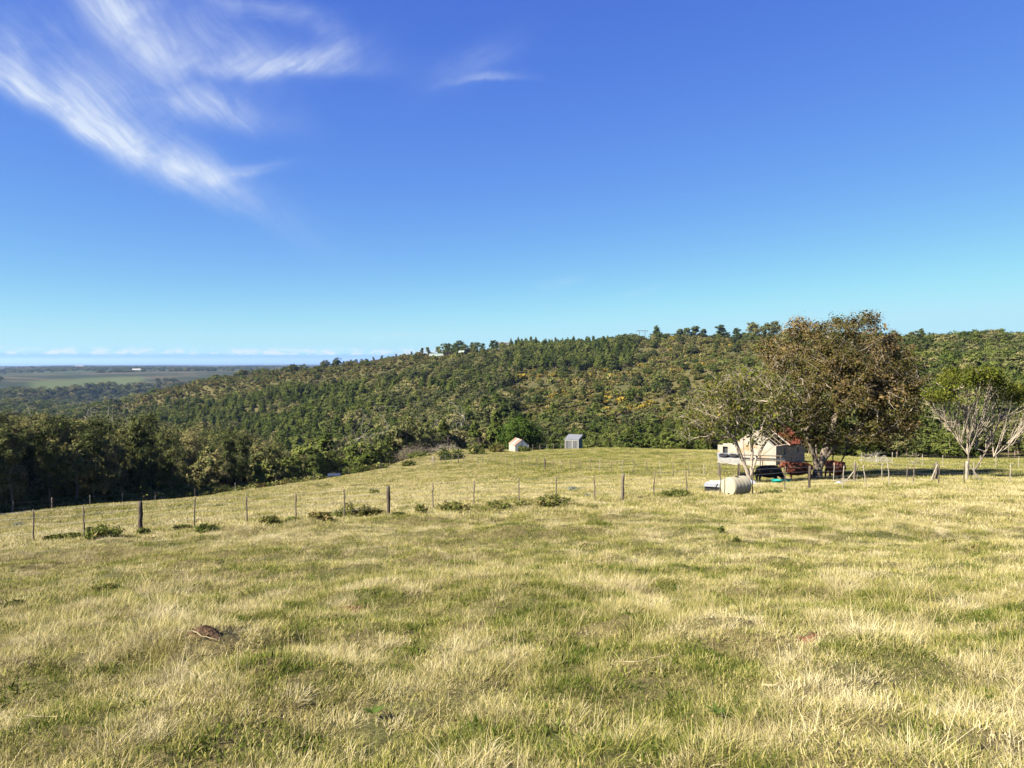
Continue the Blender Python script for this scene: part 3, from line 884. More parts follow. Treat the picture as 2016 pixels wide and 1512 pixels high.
def side_tree(u, d, tips, label, seed, n=26, size=0.12, mat=None, brk=None, tr=None, rmax=.12):
    rng = np.random.default_rng(seed)
    x, y = xat(u, d), d
    z = gz(x, y); k = d / F_PX
    T = np.concatenate([ball(rng, int(hw * hh / 40), at(a, b, d) - np.array([x, y, z]), (hw * k, hw * k, hh * k), 0.2) for (a, b, hw, hh) in tips])
    T = T[T[:, 2] > 0.8]
    P, par, cnt, tip = grow(tr or [([(0, 0, -.3), (0, 0, .5), (.1, 0, 1.2)], -1)], T, rng, 0.4, 0.5, 0.16)
    g1, g2 = wood(P, par, cnt, 0.012, 0.45, rmax, 0.04)
    cr = Geo(); tp = P[tip]
    C = np.repeat(tp, n, 0) + rng.normal(0, 0.28, (len(tp) * n, 3))
    add_leaves(cr, C, size, rng, np.repeat(rng.random(len(tp)), n), 1.7)
    return place_tree('tree', (x, y, z), [('trunk', g1, brk or B_DARK), ('branches', g2, brk or B_DARK), ('crown', cr, mat or L_SHRUB)], label)
side_tree(1645, 58.5, [(1650, 850, 34, 30), (1690, 868, 42, 26)], 'slim dark tree just right of the thick bronze tree trunk', 31,
          tr=[([(0, 0, -.3), (.0, 0, .5), (-.1, 0, 1.3), (-.1, 0, 2.2)], -1), ([(.5, 0, .9), (1.0, 0, 2.0), (1.7, 0, 2.9)], 1)])

# --- flat-topped tree at the right edge: bare pale branches under a thin green canopy
def umbrella_tree():
    rng = np.random.default_rng(21)
    d = 50.0
    x, y = xat(1911, d), d
    z = gz(x, y); k = d / F_PX
    org = np.array([x, y, z])
    tops = [(1912, 742, 44, 15, 46), (1872, 757, 24, 12, 16), (1963, 757, 22, 13, 18), (1858, 782, 30, 20, 34), (2006, 776, 24, 13, 20), (2050, 778, 34, 18, 30), (1985, 790, 20, 8, 8), (1940, 764, 26, 8, 8)]
    T, which = [], []
    for i, (u, v, hw, hh, n) in enumerate(tops):
        c = at(u, v, d) - org
        p = ball(rng, n, c, (hw * k, 1.9, hh * k), 0.1, -0.5)
        T.append(p); which += [i] * n
    T = np.concatenate(T)
    trunks = [([(0, 0, -.3), (0, 0, .6), (-.02, 0, 1.6), (.03, .0, 2.7), (-.1, .1, 3.7), (-.2, .1, 4.6)], -1),
              ([(-.5, .1, 2.3), (-1.0, .2, 3.1), (-1.5, .3, 3.9)], 2),
              ([(.35, .1, 2.5), (.8, .2, 3.3), (1.2, .2, 4.1)], 2),
              ([(.35, .2, .25), (.75, .2, .9), (1.3, .2, 1.8), (1.75, .3, 2.8), (2.2, .3, 3.9)], 0),
              ([(1.7, .0, 1.5), (2.6, -.1, 2.2), (3.2, -.1, 3.0), (3.6, -.1, 4.2)], 15),
              ([(.7, .4, 2.0), (.95, .5, 3.0), (1.3, .6, 4.0)], 14)]
    # stout limbs first, then a fan of long thin branches up to the canopy
    P, par, cnt, tip = grow(trunks, T[rng.choice(len(T), 14, False)], rng, 0.5, 0.3, 0.06, 0.0, minz=1.5)
    g1, g2 = wood(P, par, cnt + 4, 0.020, 0.42, 0.16, 0.045, 1.25)
    start = P[(P[:, 2] > 1.3) & (P[:, 2] < 4.0)]
    def fan(ends, r0):
        for e in ends:
            c = np.abs(start[:, 0] - e[0] * .62) + .6 * np.abs(start[:, 1] - e[1] * .5) + rng.uniform(0, 1.3, len(start))
            p0 = start[int(np.argmin(c))]
            m = p0 + (e - p0) * np.array([.62, .62, .42]) + rng.normal(0, .10, 3)
            t = np.linspace(0, 1, 8)[:, None]
            path = (1 - t) ** 2 * p0 + 2 * t * (1 - t) * m + t * t * e
            path[1:-1] += rng.normal(0, .035, (6, 3))
            r = np.linspace(r0 * rng.uniform(.7, 1.3), .006, 8)
            add_frusta(g2, path[:-1], path[1:], r[:-1], r[1:], 4)
            for k in (3, 4, 5, 6):
                for _ in range(1):
                    d_ = unit(path[k + 1] - path[k] + rng.normal(0, .16, 3)); l_ = rng.uniform(.35, 1.0)
                    q = np.array([path[k]]); q2 = q + d_ * l_
                    add_frusta(g2, q, q2, [.014], [.006], 3)
    fan(T[::2], .034)
    bare = np.c_[rng.uniform(-2.2, 4.6, 60), rng.normal(0, .9, 60), rng.uniform(3.9, 5.6, 60)]
    fan(bare[:40], .034)
    cr = Geo(); tp = T
    n = 120
    tp = tp[fbm(tp[:, 0] / .8, tp[:, 1] / .8, 6, 2) > .42]
    C = np.repeat(tp, n, 0) + rng.normal(0, 1, (len(tp) * n, 3)) * np.array([.25, .25, .17]) + np.array([0, 0, .1])
    cl = np.clip(rng.normal(.5, .28, len(tp)), 0, 1)
    add_leaves(cr, C, 0.10, rng, np.repeat(cl, n), 2.4, 0.6)
    return place_tree('flat_topped_tree', (x, y, z), [('trunk', g1, B_GREY), ('branches', g2, B_PALE), ('crown', cr, L_WATTLE)],
                      'flat-topped tree with bare pale branches and bright green canopy beside the braced post')
umbrella_tree()
# ------------------------------------------------------------------ woods, heath and single trees on the hill
def lib_tree(seed, h, masses, leaf, per, trunk_r, spacing, sd, brk, lmat, elong=1.8, zmin=0.1, up=0.25, lean=0.0, extra=0):
    """unit tree: masses = (x, y, z, rx, ry, rz, n) ; returns trunk Geo, crown Geo"""
    rng = np.random.default_rng(seed)
    T = np.concatenate([ball(rng, n, (x, y, z), (a, b, c), 0.35) for (x, y, z, a, b, c, n) in masses])
    T = T[T[:, 2] > zmin * h]
    path = [(lean * t * t + rng.normal(0, .012 * h) * (t > 0), rng.normal(0, .012 * h) * (t > 0), t * h * 0.86 - 0.4 * (t == 0)) for t in np.linspace(0, 1, 7)]
    P, par, cnt, tip = grow([(path, -1)], T, rng, h * 0.07, 0.7, 0.12)
    g1, g2 = wood(P, par, cnt, trunk_r * 0.16, 0.42, trunk_r, 0.0)
    # straight tapering trunk
    r = np.linspace(trunk_r, trunk_r * 0.3, 7)
    pp = np.array(path)
    add_frusta(g1, pp[:-1], pp[1:], r[:-1], r[1:], 6)
    tp = P[tip]
    cr = Geo()
    C = np.repeat(tp, per, 0) + rng.normal(0, sd, (len(tp) * per, 3)) * np.array([1, 1, .75])
    out = 1.0 * unit(C - np.repeat(tp, per, 0)) + 1.0 * unit((C - np.array([0, 0, .5 * h])) * np.array([1, 1, .6]))
    add_leaves(cr, C, leaf, rng, np.repeat(rng.random(len(tp)), per), elong, up, out=out, wild=.62)
    return (g1, brk), (cr, lmat)
def euc(seed, h):
    r = random.Random(seed)
    ms = []
    k = r.randint(6, 9)
    for i in range(k):
        t = 0.34 + 0.62 * i / (k - 1)
        w = h * (0.17 * math.sin(math.pi * min(1, 0.25 + 0.72 * (1 - abs(t - 0.68) * 1.5))) + 0.02)
        a = r.uniform(0, 6.28); off = h * 0.11 * (1.15 - t) * r.uniform(.3, 1.3)
        ms.append((math.cos(a) * off, math.sin(a) * off, t * h, w * r.uniform(.7, 1.15), w * r.uniform(.7, 1.15), h * r.uniform(.05, .085), 9))
    return lib_tree(seed, h, ms, 0.34, 64, h * 0.012, 1, h * 0.026 + .12, B_GREY if seed % 2 else B_DARK, L_EUC, 2.0, 0.22)
def bushy(seed, h, mat, wide=0.42, low=0.18, leaf=0.33, per=40, n=34):
    r = random.Random(seed)
    ms = [(0, 0, h * .55, h * wide, h * wide, h * .42, n)]
    for i in range(4):
        a = r.uniform(0, 6.28)
        ms.append((math.cos(a) * h * wide * .6, math.sin(a) * h * wide * .6, h * r.uniform(.3, .75), h * wide * .55, h * wide * .55, h * .2, 7))
    return lib_tree(seed, h, ms, leaf, per, h * 0.018, 1, h * 0.045, B_GREY, mat, 1.7, low)
def conic(seed, h, mat, wide=0.32, leaf=0.32):
    r = random.Random(seed)
    ms = [(0, 0, h * t, h * wide * (1.12 - t) + .1, h * wide * (1.12 - t) + .1, h * .085, int(14 * (1.15 - t)) + 3) for t in np.linspace(.14, .96, 9)]
    return lib_tree(seed, h, ms, leaf, 36, h * 0.016, 1, h * 0.032, B_DARK, mat, 1.9, 0.06)
def crown_pine(seed, h, flat=False):
    r = random.Random(seed)
    if flat:
        ms = [(r.uniform(-.15, .15) * h, r.uniform(-.15, .15) * h, h * r.uniform(.74, .95), h * .20, h * .20, h * .08, 12) for _ in range(7)]
    else:
        ms = [(r.uniform(-.1, .1) * h, r.uniform(-.1, .1) * h, h * t, h * (.24 - .16 * t + .03), h * (.24 - .16 * t + .03), h * .06, 9) for t in (.4, .52, .62, .72, .82, .9, .97)]
    return lib_tree(seed, h, ms, 0.6, 26, h * 0.016, 1, h * 0.030, B_DARK, L_PINE, 2.0, 0.3)
def bare_tree(seed, h, brk, n=46, spread=.4, thick=.014):
    rng = np.random.default_rng(seed)
    T = ball(rng, n, (0, 0, h * .68), (h * spread, h * spread, h * .34), .5)
    P, par, cnt, tip = grow([([(0, 0, -.3), (.02 * h, 0, .2 * h), (0, .02 * h, .42 * h)], -1)], T, rng, h * .07, .35, .07)
    g1, _ = wood(P, par, cnt, min(h, 9) * .0022, .42, min(h, 9) * thick, 0.0)
    tp = P[tip][np.repeat(np.arange(n), 3)]
    add_frusta(g1, tp, tp + rng.normal(0, h * .06, tp.shape), np.full(len(tp), min(h, 9) * .0022), np.full(len(tp), min(h, 9) * .001), 3)
    return g1, brk
def bush(seed, mat, n=150, leaf=0.30, rx=1.0, rz=0.65, twig=None):
    rng = np.random.default_rng(seed)
    g = Geo()
    for _ in range(9):
        c = ball(rng, 1, (0, 0, rz * .55), (rx * .7, rx * .7, rz * .45))[0]
        C = ball(rng, n // 9 * 2, c, (rx * .45, rx * .45, rz * .42), .4)
        C = C[C[:, 2] > 0.02]
        add_leaves(g, C, leaf, rng, rng.random(), 1.6)
    return g, mat

KINDS = {
    'euc': [euc(s, 18.0) for s in (1, 2, 3, 4, 5)],
    'bushy': [bushy(s, 7.0, L_GREEN) for s in (11, 12, 13)],
    'dense': [bushy(s, 8.0, L_DARK, .34, .14) for s in (15, 16, 17)],
    'conic': [conic(s, 8.0, L_GREEN) for s in (21, 22, 23)],
    'olive': [bushy(s, 8.0, L_EUC, .36, .2) for s in (25, 26, 27)],
    'pine': [crown_pine(s, 15.0, False) for s in (31, 32, 33)],
    'stone_pine': [crown_pine(s, 15.0, True) for s in (35, 36)],
}
MESHES = {}
for kname, lst in KINDS.items():
    MESHES[kname] = [(t.mesh('trunk', tm), c.mesh('crown', cm)) for ((t, tm), (c, cm)) in lst]
JOIN = {k: [source(k, joined(k, list(p))) for p in lst] for k, lst in KINDS.items()}
BUSH = {
    'heath': [source('heath', b[0].mesh('heath', b[1])) for b in (bush(s, L_HEATH) for s in (41, 42, 43))],
    'gold': [source('gold', b[0].mesh('gold', b[1])) for b in (bush(s, L_GOLD) for s in (44, 45))],
    'green': [source('green', b[0].mesh('green', b[1])) for b in (bush(s, L_SHRUB) for s in (46, 47))],
    'dry': [source('dry', joined('dry', [bare_tree(s, 2.6, B_GREY, 40, .5)])) for s in (48, 49)],
}
BASE_H = {'euc': 18.0, 'bushy': 7.0, 'dense': 8.0, 'conic': 8.0, 'olive': 8.0, 'pine': 15.0, 'stone_pine': 15.0}
def single(kind, name, x, y, h, label, group=None, wide=1.0, i=None, cat='tree'):
    i = random.randrange(len(MESHES[kind])) if i is None else i
    t, c = MESHES[kind][i]
    s = h / BASE_H[kind]
    o = empty(name, (x, y, gz(x, y) - 0.1), random.uniform(0, 6.28))
    o.scale = (s * wide, s * wide, s)
    link('trunk', t, o); link('crown', c, o)
    return tag(o, label, cat, group)

def hill_points(n, d0, d1, a0, a1):
    d = np.sqrt(RNG.uniform(d0 * d0, d1 * d1, n)); a = np.radians(RNG.uniform(a0, a1, n))
    x, y = d * np.sin(a), d * np.cos(a)
    return x, y, ground(x, y)
def poisson(x, y, r):
    """thin random points to about r apart (r may vary per point)"""
    r = np.broadcast_to(r, len(x))
    cell = {}; keep = np.zeros(len(x), bool)
    for i in range(len(x)):
        k = (int(x[i] // 8), int(y[i] // 8)); ok = True
        for a in (-1, 0, 1):
            for b in (-1, 0, 1):
                for j in cell.get((k[0] + a, k[1] + b), ()):
                    if (x[i] - x[j]) ** 2 + (y[i] - y[j]) ** 2 < r[i] * r[j]: ok = False; break
                if not ok: break
            if not ok: break
        if ok:
            keep[i] = True; cell.setdefault(k, []).append(i)
    return keep
EDGE = lambda a: np.interp(a, [-0.93, -0.6, -0.42, -0.3, -0.17, -0.08, 0.0, 0.12, 0.28, 0.42, 0.6, 0.8],
                           [85, 85, 98, 112, 135, 158, 156, 142, 118, 104, 98, 98])

# --- eucalypt wood below the left edge of the pasture
TOPV = ([-900, -200, 0, 60, 120, 200, 290, 340, 400, 450, 500, 540, 600, 700, 780], [690, 745, 792, 794, 800, 806, 800, 818, 826, 826, 842, 862, 872, 880, 892])
def euc_wood():
    x, y, z = hill_points(7000, 66, 330, -58, -11)
    d = np.hypot(x, y); a = np.arctan2(x, y)
    u, v = project(x, y, z)
    ok = (d > EDGE(a) + 6 * (u < -40) + 5 + 4 * fbm(x / 9, y / 9, 81, 2) + 7 * sstep(420, 700, u)) & (u < 760) & (d < np.interp(u, [-900, 300, 540, 760], [340, 330, 215, 165]))
    ok &= ~((u > 615) & (u < 720) & (d < 150))
    x, y, z, u, d = x[ok], y[ok], z[ok], u[ok], d[ok]
    o = np.argsort(d); x, y, z, u, d = x[o], y[o], z[o], u[o], d[o]
    k = poisson(x, y, np.interp(d, [90, 120, 150, 330], [3.0, 3.5, 5.0, 7.0]))
    x, y, z, u, d = x[k], y[k], z[k], u[k], d[k]
    vt = np.interp(u, *TOPV) + RNG.gamma(1.1, 26, len(x)) * np.interp(d, [90, 300], [1.6, 0.6])
    top = EYE - (vt - 708) / F_PX * d
    h = np.where(u < -150, RNG.uniform(17, 24, len(x)), 0) + (u >= -150) * np.clip(top - z, 5.5, np.interp(d, [85, 110, 200], [13, 19, 30])) * RNG.uniform(.9, 1.0, len(x))
    vis = (u > -60) & (u < 2016)
    order = np.argsort(-np.where(vis, h / d, -1))
    one = np.zeros(len(x), bool); one[order[:300]] = True
    one &= vis
    for i in np.where(one)[0]:
        kind = 'euc' if (h[i] > 9 or RNG.random() < .4) else 'olive'
        left = u[i] < 270
        size = 'short' if h[i] < 11 else 'mid-height' if h[i] < 17 else 'tall' if h[i] < 23 else 'towering'
        e_ = d[i] - float(EDGE(math.atan2(x[i], y[i])))
        row = 'front-row' if e_ < 16 else 'second-row' if e_ < 34 else 'deeper' if e_ < 75 else 'rearmost'
        lm = ('first fence stake', 'second fence stake', 'leftmost thick post', 'fourth fence stake', 'fifth fence stake', 'sixth fence stake', 'seventh fence stake')[int(np.digitize(u[i], [110, 215, 325, 430, 530, 628]))]
        single(kind, 'eucalyptus_tree', x[i], y[i], h[i], f"{size} {row} {'eucalyptus' if kind == 'euc' else 'bushy olive eucalyptus'} in the {'dark' if left else 'sunlit'} left wood, above the {lm}",
               'eucalyptus trees in the dark left wood' if left else 'eucalyptus trees in the sunlit wood', RNG.uniform(.8, 1.05))
    r = ~one
    P = np.c_[x, y, z - .1][r]
    s = (h / 18.0)[r]
    o = scatter('eucalyptus_wood', P, JOIN['euc'], RNG.integers(0, 5, len(P)), np.c_[s * .95, s * .95, s])
    tag(o, 'deeper mass of eucalyptus wood behind the front trees', 'wood', kind='stuff')
    print('eucs', len(x), one.sum())
euc_wood()

# --- hillside: which cover grows where, by where it shows in the photograph
def cover(u, v, x, y):
    n = fbm(x / 45, y / 45, 91, 3) - .5
    n2 = fbm(x / 16, y / 16, 93, 3) - .5
    w = n * 60
    # probability of dense wood
    wood_ = np.zeros(len(u))
    lineL = np.interp(u, [250, 350, 480, 560, 700, 800, 900, 980, 1010], [815, 808, 795, 782, 764, 748, 728, 704, 668])   # above it: heath
    wood_ = np.maximum(wood_, sstep(-8, 14, v + w * .6 - lineL) * (u < 1010 + w))
    wood_ = np.maximum(wood_, sstep(1000, 1040, u + w * .5) * (1 - sstep(1205, 1270, u + w * .8)) * (1 - sstep(718, 738, v + w * .4)))
    wood_ = np.maximum(wood_, sstep(1530, 1640, u + w))
    wood_ = np.maximum(wood_, sstep(842, 856, v + w * .12) * (u > 900))
    wood_ = np.where((u > 900) & (u < 1110) & (v > 730) & (v < 842), np.maximum(wood_ * sstep(1060, 960, u + w * 1.5), 0.0), wood_)
    return wood_, n, n2
def hillside():
    x, y, z = hill_points(64000, 108, 860, -33, 47)
    u, v = project(x, y, z)
    d = np.hypot(x, y); a = np.arctan2(x, y)
    rid = np.interp(u, [250, 385, 500, 640, 760, 870, 1000, 1150, 1270, 1500, 1750, 2016, 2600], [770, 790, 810, 810, 790, 745, 705, 705, 690, 655, 540, 480, 480])
    ok = (d > EDGE(a) + np.where(u > 1450, 6, 22)) & (y < rid * 1.02) & (u > 240) & (u < 2150) & ~((u < 560) & (y < 300)) & ~((u < 760) & (y < 190))
    x, y, z, u, v, d = (t[ok] for t in (x, y, z, u, v, d))
    wd, n, n2 = cover(u, v, x, y)
    isw = RNG.random(len(x)) < wd
    # plantation
    tx, ty = x[isw], y[isw]
    k = poisson(tx, ty, np.interp(d[isw], [110, 160, 400, 800], [3.2, 3.6, 5.2, 6.6]))
    ix = np.where(isw)[0][k]
    X, Y, Z, U, V, Dd = x[ix], y[ix], z[ix], u[ix], v[ix], d[ix]
    h = RNG.uniform(5.5, 9.0, len(ix)) + 3 * n[ix]
    h = np.where((U > 1000) & (U < 1250) & (V < 738), RNG.uniform(8, 11, len(ix)), h)
    h = np.where((U > 560) & (U < 1000) & (V > 770), h + 2.5, h)
    row = (Dd < 265) & (U > 1080) & (U < 1480)
    h = np.where(row, RNG.uniform(4.5, 6.5, len(ix)), h)
    h = np.where(U > 1500, RNG.uniform(8, 12.5, len(ix)) * np.interp(Dd, [105, 135, 170], [.35, .6, 1.0]), h)
    pr = RNG.random(len(ix)) + n[ix] * 1.4
    kind = np.where(pr < .35, 0, np.where(pr < .68, 1, np.where(pr < .9, 2, 3)))      # dense, olive, conic, bushy
    kind = np.where((U > 300) & (U < 720) & (V > 775) & (n2[ix] > -.12), 2 + (RNG.random(len(ix)) < .4), kind)
    kind = np.where((U > 1000) & (U < 1250) & (V < 738), np.where(pr < .6, 2, 0), kind)
    kind = np.where(row, np.where(pr < .5, 3, 2), kind)
    kind = np.where((U > 760) & (U < 1010) & (V > 700) & (pr > .15), np.where(pr > .75, 2, 1), kind)
    names = ['dense', 'olive', 'conic', 'bushy']
    vis = (U > -20) & (U < 2030)
    size = h / Dd
    one = np.zeros(len(ix), bool)
    one[np.argsort(-np.where(vis & (V < 960), size, -1))[:290]] = True
    for i in np.where(one)[0]:
        if row[i]: nm, lb, gr = 'young_tree', 'young green tree in the leafy row behind the slatted shed', 'young trees behind the slatted shed'
        elif U[i] > 1400: nm, lb, gr = 'plantation_tree', 'green plantation tree on the slope behind the bronze tree', 'plantation trees behind the stone house'
        else: nm, lb, gr = 'valley_tree', 'dark valley tree below the far end of the pasture', 'trees in the valley below the pasture'
        look = ('dense dark', 'olive-brown', 'pointed green', 'bushy green')[kind[i]]
        size = 'small' if h[i] < 6.5 else 'medium' if h[i] < 9 else 'large'
        rowd = 'nearest' if Dd[i] < 150 else 'mid-slope' if Dd[i] < 215 else 'farther'
        if row[i]:
            lm = ('directly behind the slatted shed', 'just right of the slatted shed', 'between slatted shed and bronze tree', 'left of the low shelter')[int(np.digitize(U[i], [1150, 1250, 1350]))]
        elif U[i] > 1400:
            lm = ('behind the small pale-stemmed tree', 'behind the stone cottage', 'behind the thick bronze tree', 'between bronze and flat-topped trees', 'left half behind the flat-topped tree', 'right half behind the flat-topped tree')[int(np.digitize(U[i], [1520, 1610, 1730, 1830, 1915]))]
        else:
            lm = ('near the solar panel', 'below the tall dead tree', 'behind the big brush heap', 'behind the rounded green bush', 'beside the rusty-roofed shed')[int(np.digitize(U[i], [700, 790, 860, 960]))]
        single(names[kind[i]], nm, X[i], Y[i], h[i], f'{size} {look} {rowd} tree {lm}', gr, RNG.uniform(.85, 1.15))
    r = np.where(~one)[0]
    src = JOIN['dense'] + JOIN['olive'] + JOIN['conic'] + JOIN['bushy']
    s = h[r] / np.array([8., 8., 8., 7.])[kind[r]]
    wv = RNG.uniform(1.0, 1.5, len(r))
    o = scatter('hillside_forest', np.c_[X, Y, Z - .1][r], src, kind[r] * 3 + RNG.integers(0, 3, len(r)), np.c_[s * wv, s * wv, s])
    tag(o, 'dense green plantation forest covering the hillside', 'forest', kind='stuff')
    # heath bushes
    hx = np.where(~isw)[0]
    k = poisson(x[hx], y[hx], np.interp(d[hx], [160, 400, 800], [1.7, 2.2, 2.9]) * RNG.uniform(.8, 1.4, len(hx)))
    hx = hx[k]
    p = RNG.random(len(hx)) + n2[hx] * 1.2
    gold = (fbm(x[hx] / 28, y[hx] / 28, 97, 2) > .58) & (u[hx] > 1000) & (RNG.random(len(hx)) < .28)
    idx = np.where(p < .62, RNG.integers(0, 3, len(hx)), np.where(p < .93, 5 + RNG.integers(0, 2, len(hx)), 7 + RNG.integers(0, 2, len(hx))))
    idx = np.where(gold, 3 + RNG.integers(0, 2, len(hx)), idx)
    s = RNG.lognormal(0.25, .38, len(hx)) * np.interp(d[hx], [200, 700], [1.0, 1.45])
    s = np.where(idx >= 7, s * .6, s)
    o = scatter('heath_undergrowth', np.c_[x, y, z][hx], BUSH['heath'] + BUSH['gold'] + BUSH['green'] + BUSH['dry'], idx, np.c_[s, s, s * RNG.uniform(.8, 1.3, len(hx))])
    tag(o, 'brown and olive heath bushes with yellow blossom on the hillside', 'undergrowth', kind='stuff')
    # single trees standing in the heath
    sx = np.where(~isw & (u > 960) & (u < 1560) & (v < 850) & (v > 672))[0]
    k = poisson(x[sx], y[sx], 15.0 * (1 + 1.2 * n[sx]))
    sx = sx[k][:110]
    for i in sx:
        kd = random.choice(['dense', 'bushy', 'conic', 'olive'])
        hh = random.uniform(4, 8.5)
        lv = 'lower' if v[i] > 800 else 'middle' if v[i] > 745 else 'upper' if v[i] > 700 else 'topmost'
        lm = ('above the rusty-roofed shed', 'above the slatted shed', 'right of the lone pine', 'below the power pole', 'below the ragged pines', 'left of the bronze tree')[int(np.digitize(u[i], [1080, 1160, 1235, 1310, 1400]))]
        lk = {'dense': 'dense dark', 'bushy': 'rounded green', 'conic': 'pointed green', 'olive': 'olive-brown'}[kd]
        single(kd, 'hillside_tree', x[i], y[i], hh, f"{'small' if hh < 6 else 'larger'} {lk} tree in the {lv} heath {lm}", 'single trees scattered in the heath', random.uniform(1, 1.4))
    sx = np.where(~isw & (u > 300) & (u < 900) & (v < 760))[0]
    k = poisson(x[sx], y[sx], 17.0)
    for i in sx[k][:50]:
        single(random.choice(['dense', 'bushy', 'olive']), 'hillside_tree', x[i], y[i], random.uniform(3, 6.5), f"small tree on the open brown spur, {('lowest left end', 'left part', 'middle', 'right part', 'below the ridge houses')[int(np.digitize(u[i], [400, 520, 640, 780]))]} {'near its crest' if v[i] < 735 else 'lower down'}", 'small trees on the brown spur', random.uniform(1, 1.4))
    print('hill', len(ix), len(hx))
hillside()

# --- skyline trees
def ridge_y(u):
    return float(np.interp(u, [250, 385, 500, 640, 760, 870, 1000, 1150, 1270, 1500, 1750, 2016], [760, 770, 790, 790, 770, 730, 690, 690, 680, 640, 510, 455]))
def skyline(u, vtop, kind, name, label, group=None, wide=1.0, dy=-6, hmax=24):
    y = ridge_y(u) + dy; x = xat(u, y)
    g = gz(x, y)
    h = min(max(at(u, vtop, y)[2] - g, 2.5), hmax)
    return single(kind, name, x, y, h, label, group, wide)
skyline(1292, 643, 'conic', 'conical_pine', 'lone conical pine on the ridge just right of the power poles', wide=1.3)
skyline(1486, 631, 'olive', 'umbrella_pine', 'round-headed tall pine on the skyline, left one of the pair beside the bronze tree', wide=.95)
skyline(1517, 629, 'olive', 'umbrella_pine', 'broad-headed tall pine on the skyline touching the bronze tree', wide=1.1)
for u, v in ((1340, 648), (1353, 646), (1368, 643), (1386, 648)):
    skyline(u, v, 'pine', 'skyline_pine', 'ragged pine in the clump of four right of the power poles', 'four ragged ridge pines', 1.7)
for u, v in ((1418, 641), (1450, 647), (1432, 654), (1463, 655)):
    skyline(u, v, 'pine', 'skyline_pine', 'dark ridge pine between the ragged clump and the tall umbrella pines', 'dark pines on the ridge crest', 1.6)
for u, v in ((832, 685), (842, 684), (862, 683), (873, 674), (884, 677), (895, 676), (901, 668), (913, 676), (930, 675), (939, 672), (950, 676), (968, 671), (975, 668), (987, 672)):
    skyline(u, v, 'dense' if u % 2 else 'pine', 'farm_tree', 'dark tree in the clump around the ridge houses', 'dark trees round the ridge houses', 1.3, dy=-2)
for u, v in ((640, 706), (660, 708), (665, 703), (676, 711), (690, 708), (700, 706), (712, 706), (578, 715), (572, 716), (510, 729), (720, 706), (735, 703), (752, 700), (765, 700), (780, 697), (795, 695), (810, 692)):
    skyline(u, v, random.choice(['dense', 'pine', 'olive']), 'spur_tree', 'small dark tree along the skyline of the falling spur', 'skyline trees on the falling spur', 1.2, dy=-8)
for i in range(46):
    u = 1285 + 290 * (i + random.random()) / 46
    skyline(u, 659 + random.uniform(-7, 6), random.choice(['olive', 'dense', 'bushy']), 'crest_tree', f"low rounded tree on the ridge crest {('near the power pole', 'under the ragged pines', 'under the dark pines', 'under the tall pair')[min(3, int((u - 1285) / 73))]}", 'low trees on the ridge crest', 1.5, dy=random.uniform(-12, 6))
for i in range(64):
    u = 1000 + 230 * (i + random.random()) / 64
    vt_ = 668 + random.choice([-5, 0, 2, 5, 8]) + random.uniform(-3, 3)
    skyline(u, vt_, 'conic', 'ridge_pine', f"{'tall' if vt_ < 667 else 'lower'} slender pine on the ridge plantation top, {('nearest the white skyline house', 'left of its middle', 'right of its middle', 'nearest the power pole')[min(3, int((u - 1000) / 58))]}", 'pines topping the ridge plantation', .8, dy=random.uniform(-14, 4))
for i in range(56):
    u = 1795 + 240 * (i + random.random()) / 56
    v = np.interp(u, [1795, 1830, 1860, 1900, 1930, 1980, 2016, 2040], [686, 677, 682, 676, 668, 667, 676, 672]) + random.uniform(-2, 8)
    skyline(u, v, random.choice(['olive', 'dense', 'stone_pine']), 'skyline_tree', f"green crown on the right wooded skyline, {('beside the bronze tree', 'left of the flat-topped tree', 'above the flat-topped tree', 'at the right picture edge')[min(3, int((u - 1795) / 56))]}", 'crowns of the right-hand wooded skyline', 1.25, dy=random.uniform(-16, 6))

# --- trees one can point to
def named(kind, name, u, vbase, vtop, d, label, wide=1.0, i=0, group=None, cat='tree'):
    x = xat(u, d); g = gz(x, d)
    h = max(at(u, vtop, d)[2] - g, 1.5)
    return single(kind, name, x, d, h, label, group, wide, i, cat)
named('conic', 'pine_tree', 1172, 835, 794, 315, 'lone pine casting a shadow on the brown slope above the slatted shed', 1.35, 1)
L_ROUND = foliage('leaves_deep_green', [(0.0, (0.020, 0.038, 0.007)), (0.5, (0.042, 0.068, 0.012)), (1.0, (0.080, 0.110, 0.022))], 0.2)
def round_tree():
    rng = np.random.default_rng(77)
    d = 158.0; x = xat(1024, d); z = gz(x, d); k = d / F_PX
    T = np.concatenate([ball(rng, n_, at(a, b, d) - np.array([x, d, z]), (hw * k, hw * k, hh * k), .45) for (a, b, hw, hh, n_) in ((1024, 852, 34, 28, 90), (1050, 866, 20, 18, 30), (1002, 866, 20, 16, 26))])
    T = T[T[:, 2] > .5]
    P, par, cnt, tip = grow([([(0, 0, -.3), (0, 0, 1), (.1, 0, 2.4)], -1)], T, rng, .8, .5, .14)
    g1, _ = wood(P, par, cnt, .03, .45, .3, 0.0)
    tp = P[tip]; cr = Geo()
    C = np.repeat(tp, 85, 0) + rng.normal(0, .55, (len(tp) * 85, 3))
    out = 1.2 * unit(C - np.repeat(tp, 85, 0)) + unit(C - np.array([0, 0, 3.5]))
    add_leaves(cr, C, .26, rng, np.repeat(rng.random(len(tp)), 85), 1.7, out=out, wild=.6)
    place_tree('round_tree', (x, d, z), [('trunk', g1, B_DARK), ('crown', cr, L_ROUND)], 'large round dark green tree behind the rusty-roofed shed')
round_tree()
named('conic', 'young_conifer', 213, 985, 920, 96, 'pointed bright green young tree in front of the dark wood', 1.25, 0)
named('conic', 'young_conifer', 197, 985, 942, 95, 'shorter green young tree left of the pointed one by the dark wood', 1.2, 1)
